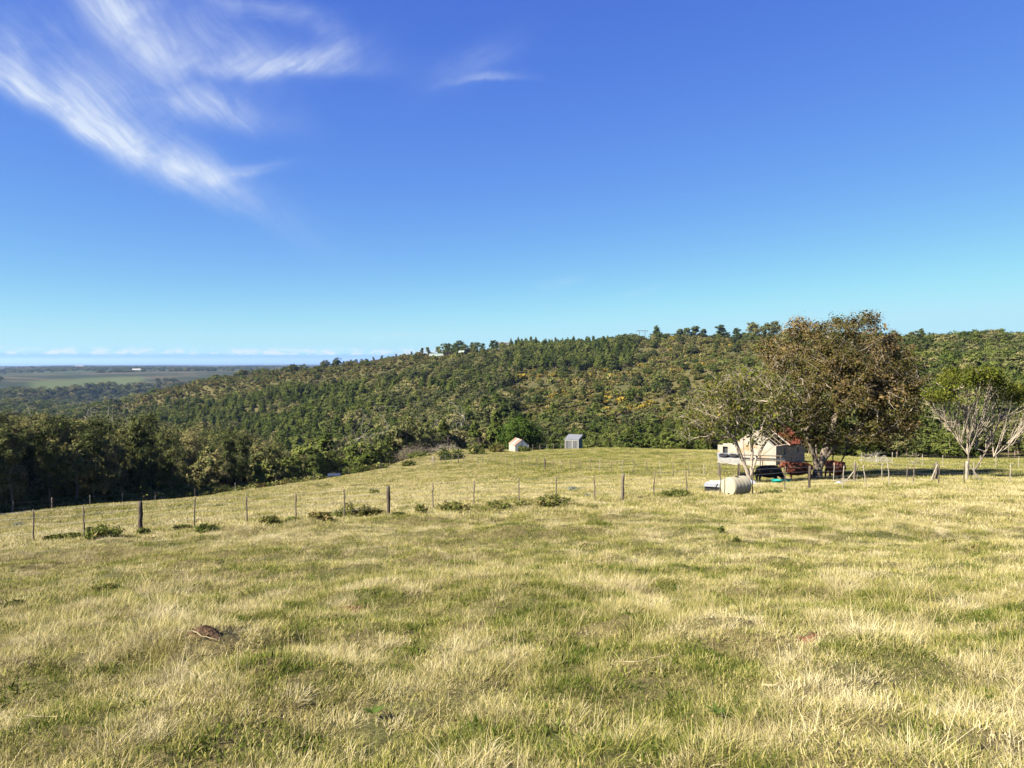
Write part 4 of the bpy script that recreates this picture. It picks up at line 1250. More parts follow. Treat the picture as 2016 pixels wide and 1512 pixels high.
named('conic', 'young_conifer', 251, 985, 925, 98, 'green young tree right of the pointed one before the dark wood', 0.95, 2)
named('conic', 'young_conifer', 271, 985, 935, 98, 'thin green sapling, last right of the group by the dark wood', 0.8, 0)
named('stone_pine', 'layered_tree', 148, 985, 950, 92, 'low layered tree alone at the foot of the dark wood', 1.5, 0)
for q_, (u, vt, d, k) in enumerate(sorted(((640, 858, 150, 'conic'), (622, 866, 140, 'bushy'), (606, 878, 135, 'dense'), (724, 862, 150, 'dense'), (741, 868, 148, 'dense'), (708, 868, 146, 'bushy'), (668, 862, 175, 'olive'), (560, 895, 118, 'bushy'), (585, 900, 120, 'conic'), (530, 905, 112, 'bushy'), (505, 912, 108, 'conic')))):
    named(k, 'edge_tree', u, 900, vt, d, f"{('leftmost', 'second', 'third', 'fourth', 'fifth', 'sixth', 'seventh', 'eighth', 'ninth', 'tenth', 'last')[q_]} from the left of the green trees edging the pasture near the solar panel", 1.25, random.randrange(2), 'trees beside the solar panel')
def bare_single(u, d, vtop, label, mat=B_WHITE, seed=1, name='dead_tree', spread=.35, group=None, n=40, thick=.014):
    x = xat(u, d); g = gz(x, d)
    h = max(at(u, vtop, d)[2] - g, 2)
    gg, bm = bare_tree(seed, h, mat, n, spread, thick)
    o = empty(name, (x, d, g - .1)); tag(o, label, 'dead tree', group)
    link('trunk', gg.mesh('trunk', bm), o)
bare_single(746, 232, 788, 'tall bleached dead tree standing in the wood left of the rusty-roofed shed', B_WHITE, 3, spread=.28, n=22)
bare_single(887, 258, 792, 'pale bare tree in the wood straight above the brush pile', B_WHITE, 4)
bare_single(842, 275, 775, 'thin bare tree further up the wood between two pale dead trees', B_GREY, 5)
bare_single(955, 330, 765, 'bare grey tree high in the wood right of the other dead trees', B_GREY, 7)
for k, (u, vt, d) in enumerate(((172, 790, 190), (221, 788, 200), (240, 796, 165), (165, 812, 150), (48, 800, 170), (105, 806, 180))):
    bare_single(u, d, vt, 'straight pale leafless trunk rising among the left eucalypts', B_WHITE, 60 + k, 'bare_eucalyptus', .07, 'leafless trunks in the left wood', 12, .03)

# --- gorge, far woods and plateau trees
def far_woods():
    x, y, z = hill_points(34000, 560, 2500, -40, -10)
    u, v = project(x, y, z); d = np.hypot(x, y); a = np.arctan2(x, y)
    bl = bluff_at(a)
    rid = np.interp(u, [250, 385, 500, 640, 760], [800, 820, 840, 840, 820])
    n = fbm(x / 110, y / 110, 99, 3)
    ok = (d < bl + 30) & (y > np.where(u > 230, rid, 0)) & (u > -60) & (u < 640) & ((n > .40) | (d > bl - 330)) & ~((u < 240) & (d < 600))
    x, y, z, d = x[ok], y[ok], z[ok], d[ok]
    k = poisson(x, y, np.interp(d, [560, 1200, 2400], [7.5, 9.0, 12.0]))
    x, y, z, d = x[k], y[k], z[k], d[k]
    P = np.c_[x, y, z - 1.0]
    s = RNG.uniform(.9, 1.7, len(P)) * np.interp(d, [560, 2400], [1.0, 1.5])
    src = JOIN['dense'] + JOIN['olive']
    o = scatter('gorge_forest', P, src, RNG.integers(0, 6, len(P)), np.c_[s * 1.4, s * 1.4, s])
    tag(o, 'blue-green forest filling the gorge beyond the hill', 'forest', kind='stuff')
    # hedges and farm trees on the plateau
    x, y, z = hill_points(9000, 2050, 7000, -37, -10)
    u, v = project(x, y, z); d = np.hypot(x, y); a = np.arctan2(x, y)
    n = fbm(x / 420, y / 420, 55, 3)
    ok = (d > bluff_at(a) + 60) & (u > -20) & (u < 700) & (n > .56)
    ok |= (np.abs(u - 235) < 50) & (np.abs(d - 3150) < 120)
    ok &= ~((u > 45) & (u < 300) & (d < bluff_at(a) + 560))
    P = np.c_[x, y, z - 1][ok]
    s = RNG.uniform(.8, 1.6, len(P))
    o = scatter('plateau_trees', P, src, RNG.integers(0, 6, len(P)), np.c_[s * 2, s * 2, s])
    tag(o, 'distant copses and hedges on the coastal plateau', 'trees', kind='stuff')
far_woods()
# ------------------------------------------------------------------ fences
M_POST = worn('weathered_post', (0.09, 0.072, 0.055), (0.20, 0.165, 0.125), 14, 0.9, 0.1, stretch=(3, 3, .5), bump=0.01)
M_POST_DK = worn('tarred_post', (0.045, 0.036, 0.03), (0.12, 0.095, 0.075), 12, 0.9, 0.1, stretch=(3, 3, .5), bump=0.01)
M_POST_LT = worn('bleached_post', (0.24, 0.21, 0.165), (0.38, 0.335, 0.27), 14, 0.9, 0.1, stretch=(3, 3, .5), bump=0.01)
M_WIRE = worn('galvanised_wire', (0.32, 0.32, 0.31), (0.45, 0.45, 0.44), 20, 0.5, 0.5, 0.6, bump=0)
def fence(name, label, posts, dists, strands, wire_r=0.0028, hdef=1.2, group=None):
    """posts: (u, top row or None, kind, lean) ; dists: distance by picture column"""
    us, ds = zip(*dists)
    first = posts[0]
    root = None
    tops = []
    for (u, vt, kind, lean) in posts:
        d = float(np.interp(u, us, ds)); x = xat(u, d); z = gz(x, d)
        if root is None:
            root = empty(name, (x, d, z)); tag(root, label, 'fence', group); org = Vector((x, d, z))
        h = hdef if vt is None else max(at(u, vt, d)[2] - z, 0.6)
        r = {'t': 0.028, 'k': 0.075, 'd': 0.075, 'l': 0.026, 'w': 0.085, 's': 0.03}[kind]
        mat = {'t': M_POST, 'k': M_POST, 'd': M_POST_DK, 'l': M_POST_LT, 'w': M_POST_LT, 's': M_POST_DK}[kind]
        n = 6
        px = [Vector((random.gauss(0, .012) * (k > 0) + lean * k / n, random.gauss(0, .012) * (k > 0), -.25 + (h + .25) * k / n)) for k in range(n + 1)]
        rr = [r * random.uniform(.85, 1.12) for _ in px]
        rr[-1] *= .9
        MB().tube(px, rr, 8, True, 0.10).build('post', mat, root, Vector((x, d, z)) - org, None, True)
        tops.append((Vector((x, d, z)) - org, h, lean))
    for hs in strands:
        path = []
        for i, (b, h, lean) in enumerate(tops):
            p = b + Vector((lean * hs, -r * .6, h * hs))
            if path:
                q = (path[-1] + p) / 2; q.z -= 0.012
                path.append(q)
            path.append(p)
        MB().tube(path, wire_r, 4, False).build('wire', M_WIRE, root)
    return root, org

NEAR_D = [(-150, 29), (60, 28), (271, 27.8), (482, 29), (763, 31), (1022, 32.5), (1227, 34.5), (1421, 37), (1597, 39.5), (1800, 41.5), (2000, 43.5), (2200, 46)]
fence('wire_fence', 'near wire fence on thin stakes and thick posts crossing the whole pasture',
      [(-45, 1010, 't', 0), (59, 1003, 't', .01), (159, 995, 't', -.02), (271, 987, 'd', 0), (378, 980, 't', .03), (482, 975, 't', 0), (579, 970, 't', .02), (676, 963, 't', -.01), (763, 957, 'd', 0),
       (852, 952, 't', -.02), (932, 947, 't', .02), (1022, 942, 't', 0), (1096, 938, 't', .01), (1172, 937, 't', -.02), (1227, 933, 'k', 0), (1289, 928, 't', .02), (1355, 925, 't', -.08),
       (1420, 912, 't', .01), (1484, 922, 's', .0), (1548, 918, 't', .01), (1597, 917, 'd', 0), (1662, 917, 'l', .06), (1710, 916, 'l', -.20), (1756, 912, 'l', -.14), (1802, 912, 't', .05),
       (1853, 913, 's', 0), (1903, 911, 's', 0), (1994, 912, 'l', .01), (2070, 910, 't', 0)], NEAR_D, (.30, .55, .76, .95), 0.0042)
CORR_D = [(1600, 47), (1690, 47.5), (1740, 48), (1848, 46.5), (1920, 46.5), (2016, 47)]
r2, o2 = fence('wire_fence', 'short second wire fence with braced strainer posts in front of the flat-topped tree',
      [(1645, 911, 'l', 0), (1686, 910, 'k', 0), (1691, 912, 'l', 0), (1740, 911, 'l', .02), (1790, 916, 't', 0), (1848, 909, 'k', 0), (1843, 913, 's', 0), (1908, 908, 'w', 0), (1922, 911, 'l', 0), (2030, 912, 't', 0)],
      CORR_D, (.35, .62, .9), 0.003)
def brace(root, org, u0, v0, u1, d):
    a = Vector(at(u0, v0, d)); x1 = xat(u1, d); b = Vector((x1, d, gz(x1, d) - .05))
    MB().tube([a - org, (a + b) / 2 - org + Vector((0, 0, .01)), b - org], .04, 7, True, .08).build('brace', M_POST_LT, root)
brace(r2, o2, 1846, 914, 1836, 46.3)
brace(r2, o2, 1910, 917, 1937, 45.9)
MID_D = [(850, 112), (938, 100), (1072, 80), (1181, 70), (1326, 60), (1400, 57), (1500, 56)]
mp_ = [(851, None, 'w', 0), (855, None, 'k', 0)]
for u in (867, 876, 889):
    mp_.append((u, None, 't', 0))
mp_.append((901, None, 'd', .1))
for u in (912, 929, 940, 950, 962, 974, 986, 998, 1013, 1026, 1042, 1056):
    mp_.append((u, None, 't', random.uniform(-.04, .04)))
mp_.append((1073, None, 'd', 0))
for u in (1090, 1106, 1123, 1142, 1163, 1182, 1205, 1226, 1249, 1275, 1301, 1327, 1357, 1388):
    mp_.append((u, None, 'l' if u in (1182, 1226, 1301, 1388) else 't', random.uniform(-.04, .04)))
mp_.append((1457, None, 't', 0))
fence('wire_fence', 'middle wire fence of closely spaced thin stakes running from the brush to the cream tank', mp_, MID_D, (.3, .6, .92), 0.003, 1.25)
LEFT_D = [(-40, 72), (97, 76), (302, 84), (460, 92), (616, 104), (747, 122), (850, 114)]
fence('wire_fence', 'boundary fence of sparse posts along the edge of the left wood',
      [(-30, None, 't', 0), (20, None, 't', 0), (97, None, 'k', 0), (172, None, 'l', 0), (236, None, 'l', 0), (302, None, 'd', 0), (380, None, 't', 0), (460, None, 'l', 0), (540, None, 't', 0), (616, None, 'd', 0), (685, None, 't', 0), (747, None, 'd', 0), (766, None, 't', 0), (803, None, 'd', 0),
       (810, None, 't', 0), (824, None, 't', 0), (848, None, 't', 0)], LEFT_D, (.4, .85), 0.003, 1.25)
fence('wire_fence', 'back fence of pale posts between the rusty-roofed shed and the slatted shed', [(u, None, 'l', 0) for u in (1049, 1063, 1077, 1090, 1105)], [(1040, 152), (1110, 147)], (.5, .9), 0.003, 1.3)
fence('wire_fence', 'far wire fence of thin posts behind the flat-topped tree', [(u, None, 'l', 0) for u in (1700, 1730, 1760, 1820, 1860, 1935, 1965, 2010, 2060)], [(1690, 72), (2060, 70)], (.5, .9), 0.003, 1.2)

# ------------------------------------------------------------------ shrubs and brush
def shrub(u, v, wpx, hpx, mat, label, seed, d=None, name='shrub', leaf=0.075, n=1500, group=None):
    if d is None:
        p = hit(u, v)
    else:
        x = xat(u, d); p = np.array([x, d, gz(x, d)])
    k = p[1] / F_PX
    rx, rz = wpx * k * (.9 if d is None else 1), hpx * k * (.85 if d is None else 1.15)
    rng = np.random.default_rng(seed)
    g, st = Geo(), Geo()
    ns = 46
    q = ball(rng, ns, (0, 0, rz * .45), (rx, rx * .8, rz * .62), .35)
    q[:, 2] = np.abs(q[:, 2]) + .05 * rz
    b0 = np.c_[q[:, 0] * rng.uniform(.2, .8, ns), q[:, 1] * rng.uniform(.2, .8, ns), np.full(ns, -.03)]
    add_frusta(st, b0, q, np.full(ns, leaf * .12), np.full(ns, leaf * .05), 3)
    t = rng.uniform(.25, 1.08, (ns, n // ns, 1))
    C = (b0[:, None] * (1 - t) + q[:, None] * t).reshape(-1, 3) + rng.normal(0, 1, (ns * (n // ns), 3)) * np.array([rx * .09, rx * .09, rz * .08])
    cl = np.repeat(rng.random(ns), n // ns)
    k_ = C[:, 2] > -.02
    add_leaves(g, C[k_], leaf, rng, cl[k_], 2.6)
    o = empty(name, p); tag(o, label, 'shrub', group)
    link('foliage', g.mesh('foliage', mat), o); link('stems', st.mesh('stems', B_DARK), o)
for i, (u, v, w, h, mt, lb) in enumerate((
        (125, 1064, 38, 14, L_SHRUB, 'low spreading shrub between the two leftmost fence stakes'),
        (203, 1060, 44, 23, L_SHRUB, 'large dark shrub left of the leftmost thick post'),
        (283, 1052, 16, 12, L_SHRUB, 'small tuft of shrub at the foot of the leftmost thick post'),
        (408, 1046, 26, 15, L_SHRUB, 'dark shrub just right of the fourth stake'),
        (360, 1042, 20, 9, L_SHRUB, 'thin low shrub left of the fourth stake'),
        (530, 1032, 24, 18, L_SHRUB, 'rounded shrub between the fifth and sixth stakes'),
        (575, 1028, 16, 11, L_SHRUB, 'small shrub at the foot of the sixth stake'),
        (628, 1024, 30, 18, L_HEATH, 'brownish shrub left end of the long thicket by the fence'),
        (690, 1020, 36, 28, L_SHRUB, 'tallest dark shrub in the thicket left of the second thick post'),
        (730, 1016, 28, 22, L_HEATH, 'brown-tipped shrub right end of the thicket by the second thick post'),
        (785, 1018, 16, 10, L_SHRUB, 'small green shrub right of the second thick post'),
        (828, 1012, 15, 22, L_SHRUB, 'upright bushy shrub left of the stake after the second thick post'),
        (895, 1006, 36, 18, L_SHRUB, 'wide flat shrub between two stakes mid fence'),
        (980, 998, 30, 10, L_SHRUB, 'low green shrub left of the tall grass by the fence'),
        (1085, 996, 38, 22, L_SHRUB, 'wide dark shrub at the fence nearest the middle of the photo'),
        (1030, 996, 18, 11, L_SHRUB, 'small dark shrub left of the wide one at mid fence'),
        (1330, 976, 36, 12, L_SHRUB, 'low olive shrub between the fence and the black crate'),
        (1520, 974, 30, 10, L_SHRUB, 'low weedy shrub right of the cream tank'),
        (635, 960, 22, 9, L_GREEN, 'bright green low bush in the open pasture below the solar panel'),
        (738, 972, 14, 10, L_GREEN, 'small green bush in the pasture above the second thick post'),
        (345, 1002, 20, 9, L_SHRUB, 'small green bush beyond the fence above the leftmost thick post'),
        (430, 1000, 16, 9, L_SHRUB, 'small bush beyond the fence above the fourth stake'),
        (1127, 966, 14, 9, L_GREYSH, 'silvery grey bush in the pasture left of the third thick post'),
        (1157, 978, 10, 6, L_GREYSH, 'tiny silvery bush nearer the fence than the larger grey one'),
        (36, 1034, 13, 8, L_GREYSH, 'silvery grey bush at the far left beyond the fence'),
        (1421, 1052, 6, 16, L_SHRUB, 'upright green weed alone in the foreground grass below the cream tank'),
        (1872, 1070, 16, 7, L_HEATH, 'low purplish brown herb patch in the grass at the right, left of its twin'),
        (1925, 1080, 13, 6, L_HEATH, 'low purplish brown herb patch in the grass nearest the right edge'),
        (1160, 1078, 22, 7, L_SHRUB, 'low green herb patch on the foreground bank near the middle'),
        (205, 1160, 24, 7, L_SHRUB, 'low green herb patch on the left foreground bank'),
        (25, 1195, 22, 9, L_GREEN, 'bright green herb patch at the left edge of the foreground'),
        (1448, 1066, 6, 8, L_SHRUB, 'small green weed beside the upright one in the foreground'))):
    shrub(u, v, w, h, mt, lb, 300 + i, leaf=.05, n=max(140, int(5.5 * w * h)))
for i, (u, d, w, h, mt, lb) in enumerate((
        (888, 128, 34, 22, L_GREEN, 'dense rounded green bush left of the rusty-roofed shed'),
        (938, 140, 20, 16, L_SHRUB, 'darker bush between the rounded green bush and the rusty-roofed shed'),
        (980, 146, 16, 14, L_HEATH, 'dry brown bush against the left wall of the rusty-roofed shed'),
        (1030, 141, 14, 10, L_SHRUB, 'small bush in front of the rusty shed gable'),
        (822, 143, 26, 9, L_SHRUB, 'low bush under the big brush pile'),
        (700, 120, 30, 20, L_GREEN, 'bushy green shrub right of the solar panel'),
        (806, 117, 16, 10, L_SHRUB, 'small bush at the corner of the boundary fence'))):
    shrub(u, 0, w, h, mt, lb, 340 + i, d, leaf=.22, n=1300)
# thicket along the foot of the dark wood and the pasture edge
def edge_thicket():
    n = 900
    u = RNG.uniform(-40, 760, n)
    d = np.interp(u, [-40, 97, 302, 460, 616, 747], [72, 76, 84, 92, 104, 122]) + RNG.uniform(1.5, 9, n) + 3
    x = (u - CU) / F_PX * d
    keep = (RNG.random(n) < np.interp(u, [-40, 330, 380, 620, 760], [1, 1, .35, .45, .6])) & ~((u > 630) & (u < 690))
    x, d = x[keep], d[keep]
    s = RNG.uniform(.5, 1.15, len(x))
    # taller scrub further in under the trees
    u2 = RNG.uniform(-60, 420, 420); d2 = np.interp(u2, [-60, 97, 302, 420], [71, 76, 84, 90]) + RNG.uniform(9, 26, 420)
    x = np.r_[x, (u2 - CU) / F_PX * d2]; d = np.r_[d, d2]; s = np.r_[s, RNG.uniform(1.2, 2.6, 420)]
    src = BUSH['green'] + BUSH['heath']
    o = scatter('edge_undergrowth', np.c_[x, d, ground(x, d)], src, np.where(RNG.random(len(x)) < .75, RNG.integers(0, 2, len(x)), 2 + RNG.integers(0, 3, len(x))), np.c_[s, s, s * 1.1])
    tag(o, 'tangled green undergrowth along the foot of the left wood', 'undergrowth', kind='stuff')
edge_thicket()
def brush_pile(u, d, wpx, hpx, label, seed, n=260, mat=None):
    rng = np.random.default_rng(seed)
    x = xat(u, d); k = d / F_PX
    rx, rz = wpx * k, hpx * k
    g = Geo()
    a = ball(rng, n, (0, 0, rz * .3), (rx, rx * .6, rz * .8)); a[:, 2] = np.abs(a[:, 2]) * (1 - .5 * (np.abs(a[:, 0]) / rx))
    dr = unit(rng.normal(0, 1, (n, 3)) * np.array([1.2, .8, .55]))
    L = rng.uniform(.2, .5, n)[:, None] * rx
    mid = a + dr * L * .5 + rng.normal(0, .05, (n, 3)) * rx
    b = a + dr * L + rng.normal(0, .1, (n, 3)) * rx
    r0 = rng.uniform(.010, .026, n) * (d / 120) ** .5
    add_frusta(g, a, mid, r0, r0 * .8, 4); add_frusta(g, mid, b, r0 * .8, r0 * .3, 4)
    o = tag(link('brush_pile', g.mesh('brush_pile', mat or B_PALE), None, (x, d, gz(x, d) - .05)), label, 'brush pile')
brush_pile(818, 147, 40, 26, 'big heap of grey cut branches at the far end of the pasture', 401, 420, B_GREY)
brush_pile(880, 158, 30, 9, 'long low heap of pale cut branches right of the big heap', 402, 300, B_PALE)
brush_pile(1728, 77, 36, 20, 'bleached heap of branches lying behind the far fence right of the bronze tree', 403, 170, B_WHITE)
brush_pile(1802, 76, 16, 24, 'small upright tangle of dead branches left of the flat-topped tree', 404, 70, B_PALE)
brush_pile(1668, 46.5, 26, 12, 'loose tangle of dry sticks on the grass under the bronze tree', 405, 70, B_PALE)
for k, (u, d, vt, lb) in enumerate(((932, 150, 858, 'leafless grey bush behind the rounded green bush'), (690, 150, 852, 'leafless grey bush among green trees near the solar panel'), (868, 165, 852, 'leafless grey bush above the long heap of branches'))):
    bare_single(u, d, vt, lb, B_GREY, 80 + k, 'leafless_bush', .55, None, 90)
# ------------------------------------------------------------------ buildings
M_PLASTER = worn('old_whitewash', (0.27, 0.24, 0.195), (0.345, 0.315, 0.265), 1.6, 0.95, 0.1, c=(0.30, 0.20, 0.11), cscale=1.0, cthr=(0.50, 0.70), bump=.03)
M_STONE = worn('rough_mud_stone', (0.33, 0.245, 0.16), (0.46, 0.37, 0.27), 3.5, 0.95, 0.1, c=(0.17, 0.11, 0.075), cscale=3.0, cthr=(0.52, 0.66), bump=.10)
M_RUST = worn('rusted_iron', (0.15, 0.036, 0.018), (0.085, 0.024, 0.014), 2.5, 0.85, 0.2, c=(0.22, 0.11, 0.07), cscale=1.3, cthr=(0.55, 0.7), stretch=(1, .35, 1), bump=.0)
M_RUSTSTRIPE = worn('streaked_iron', (0.33, 0.27, 0.20), (0.17, 0.055, 0.025), 4.5, 0.7, 0.3, stretch=(2.2, .12, .12), bump=0)
M_ZINC_SHADE = worn('zinc_and_shade', (0.20, 0.25, 0.31), (0.29, 0.34, 0.40), 3.0, 0.45, 0.5, 0.25, bump=0)
M_WHITEP = worn('white_paint', (0.30, 0.29, 0.27), (0.38, 0.37, 0.35), 5, 0.7, 0.3, c=(0.5, 0.45, 0.38), cscale=3, cthr=(.6, .8), bump=0)
M_GREENP = worn('green_mesh', (0.10, 0.16, 0.12), (0.16, 0.23, 0.17), 5, 0.8, 0.2, bump=0)
M_SLAT = worn('grey_slat', (0.22, 0.23, 0.24), (0.36, 0.36, 0.35), 6, 0.8, 0.2, bump=0)
M_DARK = worn('dark_opening', (0.02, 0.02, 0.02), (0.04, 0.04, 0.045), 5, 0.6, 0.3, bump=0)
M_GLASS = worn('window_glass', (0.06, 0.08, 0.10), (0.10, 0.125, 0.15), 2, 0.15, 0.6, bump=0)
M_BLACKP = worn('black_plastic', (0.012, 0.012, 0.013), (0.03, 0.03, 0.032), 8, 0.55, 0.4, bump=0)
M_GREYS = worn('grey_sheet', (0.24, 0.25, 0.26), (0.36, 0.37, 0.38), 4, 0.6, 0.4, bump=0)
M_CREAMT = worn('cream_tank', (0.34, 0.305, 0.20), (0.39, 0.355, 0.25), 2, 0.55, 0.4, c=(0.50, 0.42, 0.26), cscale=2.5, cthr=(.58, .78), bump=0)
M_TURQ = worn('turquoise_plastic', (0.0, 0.24, 0.19), (0.015, 0.30, 0.24), 4, 0.5, 0.4, bump=0)
M_RUBBER = worn('tyre_rubber', (0.02, 0.02, 0.021), (0.045, 0.045, 0.047), 9, 0.9, 0.2, bump=.004)
M_BRICK = worn('cream_block', (0.38, 0.31, 0.22), (0.47, 0.40, 0.30), 4, 0.9, 0.1, c=(.4, .28, .18), cscale=2, cthr=(.58, .75), bump=.02)

from mathutils import Matrix
def frame(name, u, d, rz, label, cat, sink=0.0, group=None):
    x = xat(u, d)
    o = empty(name, (x, d, gz(x, d) - sink), rz)
    return tag(o, label, cat, group)
def corrugated(lx, ly, pitch=0.08, amp=0.018, thick=0.006):
    """sheet with waves along x, lying in the xy plane"""
    n = max(8, int(lx / pitch * 4))
    V, Fs = [], []
    for i in range(n + 1):
        x = lx * i / n; z = amp * math.sin(2 * math.pi * x / pitch)
        for y in (0, ly):
            V.append((x, y, z)); V.append((x, y, z - thick))
    for i in range(n):
        a, b = 4 * i, 4 * i + 4
        Fs += [(a, b, b + 2, a + 2), (a + 1, a + 3, b + 3, b + 1), (a, a + 1, b + 1, b), (a + 2, b + 2, b + 3, a + 3)]
    Fs += [(0, 2, 3, 1), (4 * n, 4 * n + 1, 4 * n + 3, 4 * n + 2)]
    m = MB(); m.add(V, Fs); return m

# --- ruined stone house: x along the front wall, y along the gable wall, origin at the near corner
def stone_house():
    L, Wd, E, PK, T = 5.4, 4.7, 2.0, 3.5, 0.36
    o = frame('stone_house', 1530, 71, R(40), 'whitewashed stone cottage with half its rusty roof gone behind the trees', 'house', .05)
    def rough(mb, name, mat, sub=4):
        ob = mb.build(name, mat, o)
        return ob
    # front wall with two window openings (y from 0 to T)
    wins = [(1.05, 1.75, 1.0, 1.62), (3.55, 4.2, 1.02, 1.66)]
    f = MB()
    xs = [0.0] + [c for w in wins for c in w[:2]] + [L]
    for i in range(len(xs) - 1):
        if i % 2 == 0: f.box((xs[i], 0, -.3), (xs[i + 1], T, E))
        else:
            w = wins[i // 2]
            f.box((xs[i], 0, -.3), (xs[i + 1], T, w[2])); f.box((xs[i], 0, w[3]), (xs[i + 1], T, E))
    rough(f, 'front_wall', M_STONE)
    MB().box((0, Wd - T, -.3), (L, Wd, E)).build('back_wall', M_STONE, o)
    # gables: pentagon prisms; the left one keeps its whitewash and a ragged top
    def gable(x0, x1, name, mat, ragged=0.0):
        prof = [(T, -.3), (Wd - T, -.3), (Wd - T, E), (Wd * .5 + .6, PK - .42 - ragged * .1), (Wd * .5, PK - .02), (Wd * .5 - .5, PK - .40 + ragged * .08), (T, E)]
        n = len(prof)
        V = [(x0, y, z) for y, z in prof] + [(x1, y, z) for y, z in prof]
        Fs = [tuple(range(n - 1, -1, -1)), tuple(range(n, 2 * n))] + [(i, (i + 1) % n, n + (i + 1) % n, n + i) for i in range(n)]
        MB().add(V, Fs).build(name, mat, o)
    gable(-.004, T, 'gable_wall', M_PLASTER, 1.0)
    gable(L - T, L + .004, 'gable_wall', M_STONE)
    for y0, y1 in ((-.004, T), (Wd - T, Wd + .004)):
        MB().box((-.004, y0, -.3), (.002, y1, E)).build('corner_plaster', M_PLASTER, o)
    for w in wins:
        wf = MB()
        wf.box((w[0], .06, w[2]), (w[0] + .05, .12, w[3])); wf.box((w[1] - .05, .06, w[2]), (w[1], .12, w[3]))
        wf.box((w[0] + .05, .06, w[2]), (w[1] - .05, .12, w[2] + .05)); wf.box((w[0] + .05, .06, w[3] - .05), (w[1] - .05, .12, w[3]))
        wo_ = wf.build('window', M_GREYS, o)
        MB().box((w[0] + .05, .085, w[2] + .05), (w[1] - .05, .095, w[3] - .05)).build('pane', M_GLASS, wo_)
        MB().box((w[0] - .06, -.05, w[2] - .07), (w[1] + .06, .05, w[2])).build('sill', M_GREYS, wo_)
    # roof sheets: front slope only from x = 2.2, back slope whole
    run = Wd * .5; rise = PK - E; ang_ = math.atan2(rise, run); sl = math.hypot(run, rise) + .25
    x = 2.15
    while x < L + .1:
        wdt = min(.82, L + .25 - x)
        c = corrugated(wdt + .05, sl, .11, .022)
        ob = c.build('roof_sheet', M_RUST, o, (x, -.22 * math.cos(ang_), E + .10 - .22 * math.sin(ang_)))
        ob.rotation_euler = (ang_, 0, random.uniform(-.01, .01))
        x += .80
    x = .9
    while x < L + .1:
        c = corrugated(.85, sl, .11, .022)
        ob = c.build('roof_sheet', M_RUST, o, (x + .8, Wd + .22 * math.cos(ang_), E + .10 - .22 * math.sin(ang_)))
        ob.rotation_euler = (ang_, 0, math.pi)
        x += .80
    MB().tube([(2.12, -.28 * math.cos(ang_), E + .10 - .28 * math.sin(ang_)), (2.12, run, PK + .16)], .05, 6).build('barge_board', M_WHITEP, o)
    for xr in (.55, 1.35):
        MB().tube([(xr, 0.1, E + .03), (xr, run, PK + .02)], .05, 6).build('rafter', M_POST, o)
        MB().tube([(xr, Wd - .1, E + .03), (xr, run, PK + .02)], .05, 6).build('rafter', M_POST, o)
    MB().tube([(-.1, run, PK + .06), (L + .1, run, PK + .06)], .06, 6).build('ridge_pole', M_POST, o)
    # low whitewashed lean-to beyond the gable, dark doorway in it
    a = MB().box((.05, Wd + .004, -.3), (.38, Wd + .7, 1.8)).box((.05, Wd + 1.3, -.3), (.38, Wd + 1.9, 1.55)).box((.05, Wd + .7, 1.45), (.38, Wd + 1.3, 1.75))
    an = a.build('annex_wall', M_PLASTER, o)
    MB().box((.30, Wd + .7, -.3), (.36, Wd + 1.3, 1.45)).build('door', M_DARK, o)
stone_house()

# --- low open shelter with a sheet roof, tyres on top
def shelter():
    o = frame('low_shelter', 1480, 59.0, R(-14), 'low open shelter roof on thin poles with tyres on top, beside the pale-stemmed tree', 'shelter')
    k = F_PX / 59.0
    x0, x1, H = -2.55, 2.6, 1.45
    MB().box((x0, -.05, H - .30), (x1 - 3.4, 0.0, H + .10)).build('fascia', M_WHITEP, o)
    for i in range(6):
        c = corrugated(.9, 2.3 if i < 2 else .6, .10, .02)
        ob = c.build('roof_sheet', M_GREYS if i < 2 else M_DARK, o, (x0 + i * .86, .01, H + .08 + .0 * i)); ob.rotation_euler = (R(4), 0, 0)
    MB().tube([(x0, .06, H), (x1, .06, H)], .045, 6).build('beam', M_POST, o)
    MB().tube([(x0, 2.25, H + .12), (x1, 2.25, H + .12)], .045, 6).build('beam', M_POST, o)
    for px in (x0 + .1, x0 + 1.7, x1 - 1.7, x1 - .1):
        for py in (.06, 2.25):
            wx = o.location.x + px * math.cos(R(-14)) - py * math.sin(R(-14)); wy = o.location.y + px * math.sin(R(-14)) + py * math.cos(R(-14))
            zb = gz(wx, wy) - o.location.z - .2
            MB().tube([(px, py, zb), (px + .02, py, (zb + H) / 2), (px, py, H - .03 + (.12 if py > 1 else 0))], .045, 7, True, .06).build('pole', M_POST, o)
    return o
SH = shelter()
def tyre(loc, rot, label, R0=.31, r=.11):
    V, Fs = [], []
    n, m = 26, 10
    for i in range(n):
        a = 2 * math.pi * i / n
        for j in range(m):
            b = 2 * math.pi * j / m
            rr = R0 - .0 + r * math.cos(b) * .8
            tread = 1 + (.035 if (i % 2 and math.cos(b) > .5) else 0)
            V.append((rr * tread * math.cos(a), rr * tread * math.sin(a), r * math.sin(b)))
    for i in range(n):
        for j in range(m):
            Fs.append((i * m + j, ((i + 1) % n) * m + j, ((i + 1) % n) * m + (j + 1) % m, i * m + (j + 1) % m))
    o = MB().add(V, Fs).build('tyre', M_RUBBER, None, loc, rot, True)
    return tag(o, label, 'tyre')
def on_shelter(px, py, dz):
    M = Matrix.Translation(SH.location) @ Matrix.Rotation(R(-14), 4, 'Z')
    return M @ Vector((px, py, 1.53 + math.tan(R(4)) * py + dz))
tyre(on_shelter(-2.05, .55, .13), (R(4), 0, 0), 'left black tyre lying on the low shelter roof')
tyre(on_shelter(-1.25, .6, .13), (R(3), R(2), .4), 'right black tyre lying on the low shelter roof')

